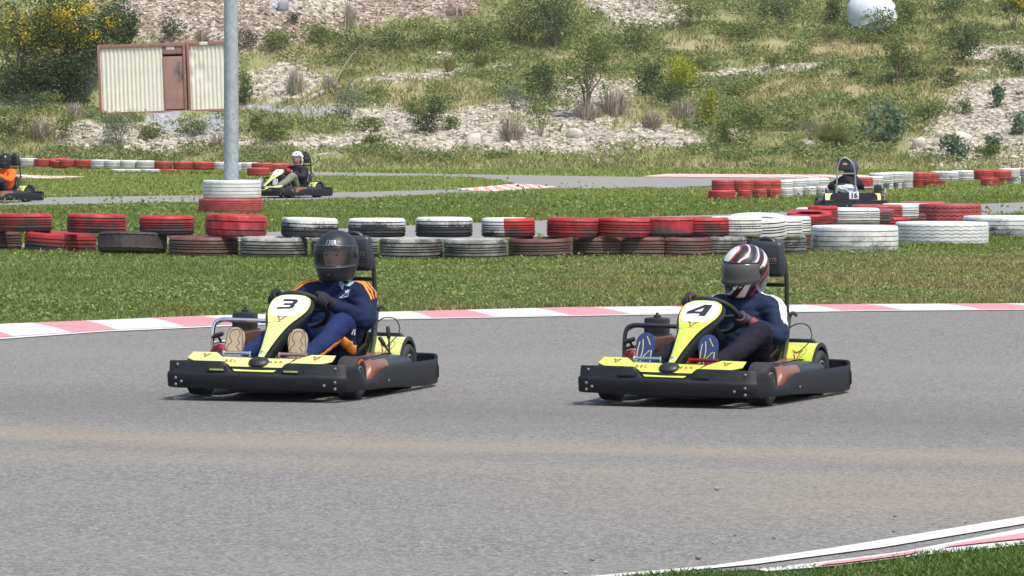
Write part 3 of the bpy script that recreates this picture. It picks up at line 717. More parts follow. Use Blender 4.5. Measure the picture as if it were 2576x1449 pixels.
low = [(-104, 56, 632, 'rib', 'reddark'), (60, 242, 635, 'plain', 'redworn'), (244, 420, 644, 'vee', 'black'), (423, 601, 647, 'rib', 'reddark'), (603, 774, 650, 'rib', 'grey'),
       (780, 952, 652, 'rib', 'grey'), (954, 1115, 654, 'rib', 'grey'), (1116, 1277, 655, 'rib', 'grey'), (1278, 1438, 651, 'rib', 'reddark'), (1438, 1581, 648, 'rib', 'reddark'), (1545, 1692, 648, 'rib', 'reddark'), (1650, 1792, 648, 'rib', 'reddark'),
       (1752, 1880, 647, 'rib', 'grey'), (1840, 1976, 645, 'rib', 'grey'), (1890, 2028, 644, 'rib', 'grey'), (1915, 2042, 640, 'rib', 'reddark')]
for i, (a, b, yb, k, p) in enumerate(low):
    D = at((a + b) / 2, yb).y + (i >= 12) * .15 * (i - 11)
    tyre(a, b, yb, k, p, f'{SEMA[p]} tyre, {ORD[i]} from left in the near barrier bottom row', G1, .03 if i == 2 else 0, (-4.5, 1) if i == 2 else ((1, 3) if i == 1 else (0, 0)), D, .235)
up = [(-10, 131, 583, 'rib', 'redworn'), (167, 318, 589, 'rib', 'redworn', 0, 1.2), (349, 489, 593, 'rib', 'redworn'), (515, 670, 601, 'block', 'red', 0, 2.0), (706, 850, 605, 'plain', 'whitetop', 0, 1.5), (874, 1022, 608, 'rib', 'whitetop'), (1044, 1190, 606, 'rib', 'whitetop'),
      (1210, 1347, 604, 'rib', 'half', 0, 0), (1374, 1509, 602, 'rib', 'red', 0, 1.5), (1500, 1636, 606, 'rib', 'red', 0, 1.5), (1600, 1747, 606, 'vee', 'redworn'), (1697, 1836, 609, 'rib', 'redworn'), (1785, 1920, 608, 'rib', 'whiteworn'), (1830, 1981, 602, 'rib', 'whiteworn', 6, 0), (1880, 2019, 597, 'rib', 'whiteworn'), (1905, 2040, 592, 'rib', 'white')]
for i, u in enumerate(up):
    a, b, yb, k, p = u[:5]; tl = (u[5], u[6]) if len(u) > 5 else (0, 0)
    D = {0: 53.3, 1: 52.8, 2: 51.8, 3: 51.2}.get(i, 50.9) + (i >= 10) * .22 * (i - 9); 
    z = CH - (yb - HORIZ) * D / F; H = .222 + (.03 if i == 3 else 0) + (.05 if i == 13 else 0)
    tyre(a, b, yb, k, p, f'{SEMA[p]} tyre, {ORD[i]} from left in the near barrier top row', G1, max(z, .238 * (i < 99)) if i < 13 else z, tl, D, H)
# cluster on the right where the barrier bends back
cl = [(1979, 2094, 564, 'rib', 'red', 7, 0, 55.5, .15, 'red tyre lying tilted with its open hole showing, behind the weathered white truck tyre'),
      (2030, 2110, 560, 'rib', 'red', 0, 0, 57.0, .22, 'red tyre wedged behind the tilted open red tyre'),
      (2000, 2150, 563, 'vee', 'whiteworn', 0, 1, 58.0, .205, 'white tyre with black scuffs on the bend, beside the wedged red tyre'),
      (2040, 2188, 563, 'rib', 'white', 0, 0, 57.6, .205, 'clean white tyre in the middle of the bend above the truck tyres'),
      (2075, 2214, 563, 'rib', 'whiteworn', 0, 0, 57.9, .205, 'white tyre with a grooved side next to the dark red one on the bend'),
      (2110, 2243, 563, 'rib', 'reddark', 0, 0, 59.2, .18, 'dark red tyre between the white run and the bright red pair'),
      (2120, 2252, 557, 'rib', 'truckred', 0, 0, 60.6, .17, 'lower of the bright red pair on the bend'),
      (2140, 2272, 552, 'rib', 'truckred', 0, 0, 61.9, .205, 'upper of the bright red pair on the bend'),
      (2180, 2311, 552, 'rib', 'whiteworn', 0, 0, 63.2, .21, 'white tyre with a black base after the bright red pair'),
      (2218, 2356, 540, 'vee', 'whiteworn', 0, 0, 66, .165, 'white tyre with lettering scuffs, second after the bright red pair'),
      (2260, 2380, 535, 'rib', 'truckred', 0, 0, 68, .165, 'red tyre after the white ones at the end of the bend'),
      (2295, 2403, 536, 'rib', 'truckred', 0, 0, 70, .145, 'last red tyre of the bend beside the middle road')]
for (a, b, yb, k, p, t1, t2, D, H, lab) in cl:
    z = CH - (yb - HORIZ) * D / F; tyre(a, b, yb, k, p, lab, G1, z, (t1, t2), D, H)
# those that carry the cluster, only slivers seen
for i, (a, b, D) in enumerate([(2010, 2140, 57.7), (2090, 2215, 58.4), (2165, 2290, 61.5), (2210, 2330, 64.0), (2262, 2380, 67.2)]):
    y_ = HORIZ + CH * F / D; tyre(a, b, y_, 'rib', 'reddark' if i % 2 else 'red', f'low red tyre on the grass carrying the bend, {ORD[i]} from the left', G1, 0, (0, 0), D, .235)
tyre(2310, 2470, 557, 'truck', 'truckred', 'flat red truck tyre behind the white truck tyres', G4, 0, (0, 0), 75.5 if False else at(2390, 573).y, .34)
tyre(2040, 2260, 634, 'truckrib', 'truckwhite', 'weathered white truck tyre with bare black patches, leftmost of the big ones', G4, 0, (0, 0), None, .31)
tyre(2256, 2483, 617, 'truck', 'truckclean', 'cream white truck tyre with zigzag grooves, middle of the big ones', G4, 0, (0, 0), None, .29)
tyre(2422, 2640, 600, 'truckrib', 'truckwhite', 'weathered white truck tyre cut by the right edge of the photo', G4, 0, (0, 0), None, .29)
# around the lamp post
PX = 582
tyre(498, 663, 537, 'truck', 'truckred', 'red zigzag truck tyre under the white one around the lamp post', G4, 0, (0, 0), 75.6, .245)
tyre(507, 660, 503, 'truckrib', 'truckclean', 'white truck tyre stacked on a red one around the lamp post', G4, .25, (0, 0), 75.65, .31)
# far row on the left
fr = [(20, 50, 'farred'), (50, 96, 'white'), (92, 125, 'farred'), (127, 178, 'farred', 9), (158, 190, 'farred'), (188, 234, 'farred'), (234, 268, 'white'), (264, 308, 'white'), (304, 345, 'white'), (343, 389, 'white'), (389, 433, 'farred'), (436, 486, 'farred'), (484, 540, 'farred'), (539, 584, 'white'), (580, 620, 'white'), (612, 642, 'white')]
for i, u in enumerate(fr):
    a, b, p = u[:3]; yb = 417 + (a + b) / 2 / 640 * 13; D = 132 - 5 * (a + b) / 2 / 640
    wd = max(b - a, 46); a2 = b - wd if i else a
    tyre((a + b) / 2 - wd / 2, (a + b) / 2 + wd / 2, yb, 'rib', p, f'{"red" if p == "farred" else "white"} tyre, {ORD[i]} from the left in the long far row', G2, CH - (yb - HORIZ) * D / F, (u[3] if len(u) > 3 else 0, 0), D + (i % 2) * .12, .235)
for i, (a, b, p) in enumerate([(290, 310, 'white'), (320, 346, 'white'), (360, 398, 'white'), (412, 442, 'farred'), (606, 628, 'white')]):
    D = 131.0; wd = 46; m_ = (a + b) / 2; tyre(m_ - wd / 2, m_ + wd / 2, HORIZ + CH * F / D, 'rib', p, f'{"red" if p == "farred" else "white"} tyre half sunk in the grass under the far row, {ORD[i]} from the left', G2, -.02, (0, 0), D, .16)
for i, (a, b, yb, D, z) in enumerate([(632, 690, 430, 120, 0), (622, 680, 442, 119, 0), (664, 712, 432, 121, 0), (684, 722, 431, 122, 0)]):
    tyre(a, a + 56, yb, 'rib', 'farred', ['upper red tyre just past the lamp post, before the black hooded driver', 'red tyre on the grass just past the lamp post', 'middle red tyre behind the nose of kart eleven', 'last red tyre behind the steering wheel of kart eleven'][i], G2, CH - (yb - HORIZ) * D / F, (0, 0), D, .22)
# right back rows
g = 0
rr1 = [(1790, 1846, 482, 'farred'), (1838, 1896, 482, 'farred'), (1878, 1938, 481, 'farred'), (1906, 1965, 481, 'farred'), (1940, 1995, 481, 'white'), (1972, 2029, 480, 'white'), (2000, 2059, 478, 'white'), (2028, 2086, 476, 'white')]
for i, (a, b, yb, p) in enumerate(rr1):
    D = 88.5 + i * .75; tyre(a, b, yb, 'rib', p, f'{"red" if p == "farred" else "white"} tyre, {ORD[i]} from left, top row ahead of kart sixteen', G3, CH - (yb - HORIZ) * D / F, (0, 0), D, .235)
for i, (a, b, p) in enumerate([(1775, 1856, 'farred'), (1856, 1888, 'farred'), (1892, 1928, 'farred'), (1932, 1962, 'farred'), (1966, 1987, 'white'), (1988, 2015, 'white'), (2023, 2047, 'white'), (2052, 2082, 'white')]):
    D = 88.4 + i * .75; m_ = (a + b) / 2; wd = min(max(b - a, 36), 70)
    tyre(m_ - wd / 2, m_ + wd / 2, HORIZ + CH * F / D, 'rib', p, f'low {"red" if p == "farred" else "white"} tyre, {ORD[i]} from left, bottom row ahead of kart sixteen', G3, 0, (0, 0), D, .19)
rr2 = [(2141, 2196, 474, 'farred'), (2165, 2222, 470, 'white'), (2185, 2245, 462, 'white'), (2212, 2273, 460, 'white'), (2240, 2298, 458, 'white'), (2282, 2340, 459, 'farred'), (2308, 2362, 460, 'farred'), (2340, 2412, 456, 'whiteworn'), (2392, 2450, 454, 'whiteworn'), (2448, 2500, 452, 'farred'), (2484, 2544, 453, 'farred'), (2512, 2566, 447, 'white'), (2560, 2615, 446, 'white')]
for i, (a, b, yb, p) in enumerate(rr2):
    D = 97 + i * 1.1; tyre(a, b, yb, 'rib', p, f'{"red" if p == "farred" else "white"} tyre, {ORD[i]} from left, top row beyond kart sixteen', G3, CH - (yb - HORIZ) * D / F, (0, 0), D, .24)
for i, (a, b, p) in enumerate([(2188, 2210, 'white'), (2220, 2238, 'white'), (2240, 2262, 'white'), (2270, 2286, 'white'), (2296, 2312, 'farred'), (2329, 2343, 'farred'), (2352, 2366, 'farred'), (2478, 2490, 'farred'), (2497, 2516, 'farred'), (2544, 2556, 'white'), (2560, 2574, 'white')]):
    D = 98.4 + i * 1.2; m_ = (a + b) / 2; wd = 36
    tyre(m_ - wd / 2, m_ + wd / 2, HORIZ + CH * F / D, 'rib', p, f'low {"red" if p == "farred" else "white"} tyre, {ORD[i]} from left, bottom row beyond kart sixteen', G3, 0, (0, 0), D, .2)

# =====================================================================================
# LAMP POST
# =====================================================================================
def galv():
    t = NT('galvanised steel'); c = t.coord(); n = t.vor(t.mapping(c, (1, 1, .5)), 30, 'F1', 'Color'); n2 = t.noise(c, 6, 4)
    t.set(Base_Color=t.ramp(t.math('ADD', t.math('MULTIPLY', t.sep(n)[0], .4), t.math('MULTIPLY', n2, .6)), [(.3, (.30, .34, .37)), (.7, (.42, .465, .50))]), Roughness=.5, Metallic=.25)
    t.bump(n2, .08, .01); return t.m
M_galv = galv()
M_black = simple('black plastic', (.018, .019, .021), .45, 0, .25, 6, .15, 90); M_dark = simple('dark metal', (.03, .032, .035), .4, .4)
lp = empty('lamp_post', ((PX - 1288) / F * 76.2, 76.2, 0), 0, 'tall grey galvanised steel lamp post standing in two stacked truck tyres', 'lamp post')
b = MB(); pr_ = [(.13, 0), (.13, .6), (.127, 2), (.118, 4), (.105, 6.5), (.095, 8.2), (.06, 8.25)]; b.lathe(pr_, 36); b.build('pole', M_galv, lp)
b = MB(); b.box((0, 0, .012), (.42, .42, .024), bev=.004); b.build('base_plate', M_galv, lp)
b = MB(); b.tube([(0, 0, 8.0), (0, 0, 8.5), (.25, -.1, 8.75), (.7, -.3, 8.85)], .035, 12, 5); b.build('arm', M_galv, lp)
b = MB(); b.box((.95, -.4, 8.87), (.6, .26, .09), 0, Matrix.Rotation(-.4, 4, 'Z'), .03); b.build('lamp_head', M_galv, lp)

# =====================================================================================
# CONTAINER CABINS
# =====================================================================================
M_brown = simple('rusty brown frame paint', (.27, .135, .105), .6, 0, .22, 5, .2, 40)
def doorm():
    t = NT('brown door paint'); c = t.coord(); s = t.sep(c); n = t.noise(c, 4, 4); 
    d = t.math('ABSOLUTE', t.math('SUBTRACT', s[0], .50)); sm = t.math('MULTIPLY', t.math('SUBTRACT', .28, d), t.math('SUBTRACT', n, .38)); 
    h = t.math('SUBTRACT', 1.0, t.math('DIVIDE', t.math('ABSOLUTE', t.math('SUBTRACT', s[2], 1.35)), .6), clamp=True)
    f = t.math('MULTIPLY', t.math('MULTIPLY', sm, h), 22, clamp=True)
    t.set(Base_Color=t.mix(f, t.ramp(n, [(.3, (.30, .165, .125)), (.7, (.38, .215, .17))]), (.10, .085, .09)), Roughness=.6); return t.m
M_door = doorm()
def cream():
    t = NT('cream sheet metal'); c = t.coord(); n = t.noise(c, 3, 5); n2 = t.noise(t.mapping(c, (6, 6, .6)), 3, 4); s = t.sep(c)
    f = t.math('ADD', t.math('MULTIPLY', n, .5), t.math('MULTIPLY', n2, .5))
    sc = t.math('GREATER_THAN', t.noise(t.mapping(c, (3, 3, 7)), 2.3, 3, .6, 2.0), .69)
    t.set(Base_Color=t.mix(t.math('MULTIPLY', sc, .5), t.ramp(f, [(.3, (.60, .58, .46)), (.5, (.70, .68, .56)), (.75, (.77, .755, .64))]), (.42, .38, .30)), Roughness=.45); t.bump(n, .15, .02); return t.m
M_cream = cream(); M_sign = simple('white enamel sign', (.7, .7, .68), .5)
def container(px0, px1, pyb, D, label, door, w_override=None, dents=False, z=None, tiltdeg=-1.9):
    w = (px1 - px0) * D / F; x0 = (px0 - 1288) / F * D; zb = CH - (pyb - HORIZ) * D / F
    root = empty('container_cabin', (x0, D, zb), 0, label, 'container'); root.rotation_euler = (0, R_(tiltdeg), 0)
    h, dp = 2.46, 2.35; fr = .09
    # local: x along the front, y to the back, z up
    b = MB()
    for xx in (0.045, w - .045):
        for yy in (0.045, dp - .045): b.box((xx, yy, h / 2), (.09, .09, h), bev=.012)
    for zz, hh in ((.05, .10), (h - .065, .13)):
        for yy in (.047, dp - .047): b.box((w / 2, yy, zz), (w - .176, .082, hh), bev=.01)
        for xx in (.047, w - .047): b.box((xx, dp / 2, zz), (.082, dp - .176, hh), bev=.01)
    b.build('frame', M_brown, root)
    dx0, dx1 = (w - .80, w - .09) if door else (w, w)
    def corr(xa, xb, seed):
        b = MB(); n = max(8, int((xb - xa) / .018)); prof = []; rs_ = random.Random(seed)
        zs_ = [i / 24 for i in range(25)]; rows = []
        for zt in zs_:
            r = []
            for i in range(n + 1):
                x = xa + (xb - xa) * i / n; ph = (x / .146) % 1.0
                y = .0 if ph < .42 else (.028 if .52 < ph < .9 else (.028 * (ph - .42) / .1 if ph < .52 else .028 * (1 - (ph - .9) / .1)))
                if dents:
                    for (cx, cz, rr, dp_) in ((.12, 1.85, .22, .05), (.34, 1.4, .25, .06), (.1, 1.2, .2, .05), (.3, 2.2, .2, .04), (.6, 1.0, .2, .03)):
                        q = math.hypot(x - xa - cx, (zt * 2.3 - cz)) / rr
                        if q < 1: y = y * (q) + dp_ * (1 - q) ** .8
                r.append(Vector((x, .055 + y, .10 + zt * (h - .23))))
            rows.append(r)
        V = [v for r in rows for v in r]; m = n + 1; Fs = [(i * m + k, i * m + k + 1, (i + 1) * m + k + 1, (i + 1) * m + k) for i in range(24) for k in range(n)]
        b.add(V, Fs); return b
    corr(.09, dx0, 1).build('wall_panel', M_cream, root, fix=False)
    # sides, back, roof, floor
    b = MB(); b.box((.03, dp / 2, h / 2), (.02, dp - .18, h - .22)); b.box((w - .03, dp / 2, h / 2), (.02, dp - .18, h - .22)); b.box((w / 2, dp - .03, h / 2), (w - .18, .02, h - .22)); b.build('side_wall', M_cream, root)
    b = MB(); b.box((w / 2, dp / 2, h - .02), (w - .18, dp - .18, .03)); b.build('roof', M_brown, root)
    b = MB(); b.box((w / 2, dp / 2, .06), (w - .18, dp - .18, .05)); b.build('floor_pan', M_brown, root)
    if door:
        b = MB(); b.box(((dx0 + dx1) / 2, .07, h - .265), (dx1 - dx0, .05, .27), bev=.006); b.box((dx0 + .02, .066, 1.03), (.045, .06, 1.86), bev=.005); b.build('door_frame', M_brown, root)
        d = MB(); wd = dx1 - dx0 - .05
        d.box((wd / 2, 0, 1.0), (wd, .035, 1.84), bev=.006)
        for k in range(5): d.box((.06 + k * .12, -.02, 1.0), (.012, .008, 1.7))
        d.box((wd - .12, -.022, 1.45), (.15, .006, .8), bev=.002)
        do = d.build('door', M_door, root, (dx0 + .045, .06, .06))
        b = MB(); b.box((wd - .03, -.035, 1.2), (.025, .03, .12), bev=.006); b.build('handle', M_dark, do)
    b = MB(); sx = dx0 + .28 if door else w * .37
    sz = h - .19 if door else h - .065
    b.box((sx, .042 if door else -.003, sz), (.28, .012, .105), bev=.003); so_ = b.build('nameplate', M_sign, root)
    b = MB(); b.box((sx - .11, .034 if door else -.011, sz), (.022, .004, .08)); 
    for k in range(5): b.box((sx - .05 + k * .032, .034 if door else -.011, sz), (.018, .004, .022))
    b.build('lettering', simple('faded sign print', (.45, .32, .28), .6) if 'faded sign print' not in bpy.data.materials else bpy.data.materials['faded sign print'], so_)
    return root
container(251, 472, 291, 152.5, 'cream corrugated container cabin with a brown door, left of the grey lamp post', True)
container(475, 592, 283.5, 152.6, 'dented cream container cabin partly hidden behind the lamp post', False, dents=True)

# =====================================================================================
# TREES, SHRUBS, PLANTS on the hillside
# =====================================================================================
FM = {
 'dark': foliage_mat('dark shrub leaves', [(.1, (.030, .050, .020)), (.45, (.066, .098, .036)), (.75, (.12, .16, .06)), (.95, (.22, .26, .12))]),
 'green': foliage_mat('green shrub leaves', [(.1, (.065, .095, .026)), (.45, (.145, .19, .05)), (.75, (.23, .275, .085)), (.95, (.36, .38, .15))]),
 'yellow': foliage_mat('yellow green leaves', [(.1, (.13, .17, .02)), (.45, (.29, .33, .03)), (.75, (.44, .46, .05)), (.95, (.56, .56, .10))]),
 'grey': foliage_mat('grey green leaves', [(.1, (.075, .10, .06)), (.45, (.16, .20, .125)), (.75, (.26, .30, .19)), (.95, (.40, .43, .30))]),
 'big': foliage_mat('broad bluish leaves', [(.1, (.065, .10, .06)), (.45, (.13, .19, .12)), (.75, (.21, .28, .18)), (.95, (.34, .41, .29))]),
 'dead': foliage_mat('dry twigs', [(.1, (.20, .17, .125)), (.5, (.36, .315, .245)), (.9, (.52, .47, .38))], .1),
 'tuft': foliage_mat('tall grass', [(.1, (.14, .16, .05)), (.5, (.28, .29, .11)), (.9, (.48, .44, .22))])}
M_flower = foliage_mat('yellow blossom', [(.1, (.70, .50, .02)), (.9, (.85, .68, .06))])
M_bark = simple('grey brown bark', (.20, .16, .12), .85, 0, .3, 12, .4, 30); M_bark2 = simple('pale bark', (.27, .235, .19), .8, 0, .2, 12, .3, 30)
def plant(px, yb, hpx, wpx, kind, label, name='shrub', cat='shrub', group='shrubs on the hillside', dens=1.0, leaf=.1, trunk=.25, flowers=0, seed=None, depth_off=0.0, gap=.0, limbs=6, low_=False):
    rs = np.random.RandomState(seed if seed is not None else int(px * 7 + yb)); base = hill_at(px, yb)
    if depth_off: base.y += depth_off; base.x = (px - 1288) / F * base.y; base.z = float(hill_z(base.x, base.y))
    sc = base.y / F; h = hpx * sc; w = wpx * sc
    root = empty(name, base, 0, label, cat, group)
    mat = FM[kind]
    # limbs
    b = MB(); tips = []
    nl = limbs
    for i in range(nl):
        a = 2 * pi * i / nl + rs.rand(); r_ = w * .5 * (.35 + .5 * rs.rand()); hh = h * (.55 + .38 * rs.rand())
        p0 = Vector((rs.randn() * .03, rs.randn() * .03, -.08)); p3 = Vector((cos(a) * r_, sin(a) * r_, hh)); p1 = p0.lerp(p3, .35) + Vector((0, 0, h * .08)); p2 = p0.lerp(p3, .7) + Vector((rs.randn() * .06 * w, rs.randn() * .06 * w, 0))
        t0 = max(.012, h * .012) * (1.5 if trunk > .3 else 1); b.tube([p0, p1, p2, p3], [t0, t0 * .75, t0 * .5, t0 * .2], 6, 3); tips += [p2, p3]
        for q in range(3):
            s_ = p1.lerp(p3, .2 + .6 * rs.rand()); e = s_ + Vector((rs.randn() * w * .18, rs.randn() * w * .18, h * .16 * rs.rand() + .05)); b.tube([s_, e], [t0 * .35, t0 * .1], 4); tips.append(e)
    b.build('branches', M_bark if kind != 'dead' else M_bark2, root)
    # crown: uneven lobes gathered round the limb ends
    nlob = 9 + int(6 * dens); C = []; Rr = []
    for i in range(nlob):
        tp = tips[rs.randint(len(tips))]; q = .16 + .16 * rs.rand(); C.append((tp.x * .95, tp.y * .95, min(tp.z, h * (1 - q * .8)) if name == 'tree' and not low_ else h * (1 - q * .85) * (.22 + .78 * ((i + .5) / nlob) ** .75))); Rr.append((w * q * (1 if name == 'tree' else 1.2), w * q * 1.1, h * q * .9))
    n = int(dens * 1.15 * hpx * wpx * .158 * 1.0 * (.1 / leaf) ** 1.2) + 60; n = min(n, 5200)
    li = rs.randint(nlob, size=n); d = rs.randn(n, 3); d /= np.linalg.norm(d, axis=1)[:, None]; rad_ = (.55 + .5 * rs.rand(n)) ** .7
    P = np.array(C)[li] + d * np.array(Rr)[li] * rad_[:, None]; P[:, 2] = np.maximum(P[:, 2], .03 + h * trunk * .4 * rs.rand(n))
    if gap > 0: kp = fbm(P[:, 0] * 4 / max(w, .5) + 9, P[:, 2] * 4 / max(h, .5) + P[:, 1] * 2, 3, int(px) % 50) > gap; P = P[kp]
    if kind == 'dead' or kind == 'tuft':
        n = len(P) // 5 + 30 if kind == 'dead' else int(hpx * wpx * .06) + 60
        a = rs.rand(n) * 6.28; r_ = w * (.5 if kind == 'tuft' else .62) * rs.rand(n) ** .6; r0 = w * (.12 if kind == 'tuft' else .35)
        V0 = np.stack([np.cos(a) * r0 * rs.rand(n), np.sin(a) * r0 * rs.rand(n), np.zeros(n) - .03], 1); V1 = np.stack([np.cos(a) * r_, np.sin(a) * r_, h * (1.05 - .5 * (r_ / (w * .5)) ** 2) * (.6 + .4 * rs.rand(n))], 1)
        wd = .018 if kind == 'tuft' else .013; sx = np.stack([-np.sin(a) * wd, np.cos(a) * wd, np.zeros(n)], 1) * .5 + np.array([wd * .5, 0, 0]); mid = (V0 + V1) / 2 + np.array([0, 0, h * .12])
        V = np.stack([V0 - sx, V0 + sx, mid + sx, mid - sx, mid - sx, mid + sx, V1 + sx * .3, V1 - sx * .3], 1).reshape(-1, 3); link('blades' if kind == 'tuft' else 'twigs', np_mesh('blades', V, np.arange(8 * n).reshape(-1, 4), 4), mat, root)
    else:
        asp = .55 if kind in ('big',) else (.32 if kind == 'grey' else .5)
        V, Fc = leaf_cards(P, leaf, .25, asp, rs); link('foliage', np_mesh('foliage', V, Fc, 4), mat, root)
    if flowers:
        k = rs.randint(len(P), size=flowers); Q = P[k]; cz = rs.randn(max(3, flowers // 45), 3); ci = rs.randint(len(cz), size=flowers); tp = np.array([C[j % nlob] for j in range(len(cz))])
        Q = tp[ci] * [1.05, 1.05, 1.0] + rs.randn(flowers, 3) * [w * .07, w * .07, h * .05]; Q[:, 2] = np.maximum(Q[:, 2], h * .3)
        V, Fc = leaf_cards(Q, .085, .3, .8, rs); link('blossom', np_mesh('blossom', V, Fc, 4), M_flower, root)
    return root
T = dict(name='tree', cat='tree', group='trees behind the container')
plant(45, 240, 250, 190, 'green', 'green mimosa tree with sparse yellow blossom, farthest left behind the container', dens=.9, leaf=.11, flowers=700, trunk=.2, gap=.36, **T)
plant(150, 238, 250, 190, 'dark', 'mimosa tree heavy with yellow blossom, between the picture edge and the container', dens=1.0, leaf=.11, flowers=2400, gap=.36, **T)
plant(225, 228, 215, 150, 'dark', 'dark mimosa tree just left of the container cabin', dens=1.0, leaf=.11, flowers=380, gap=.3, **T)
plant(305, 150, 160, 110, 'dark', 'dark mimosa tree rising behind the container roof', dens=1.1, leaf=.11, flowers=50, **T)
plant(70, 262, 120, 170, 'dark', 'dark undergrowth below the leftmost mimosa tree', 'shrub', 'shrub', 'shrubs on the hillside', 1.0, .11)
plant(180, 255, 130, 150, 'dark', 'dark dense undergrowth left of the container, below the blossoming mimosa', 'shrub', 'shrub', 'shrubs on the hillside', 1.1, .11)
plant(255, 200, 120, 80, 'dark', 'dark bush rising behind the left end of the container', 'shrub', 'shrub', 'shrubs on the hillside', 1.1, .11, depth_off=6)
plant(215, 262, 110, 60, 'grey', 'slim grey green sapling against the left end of the container', dens=.7)
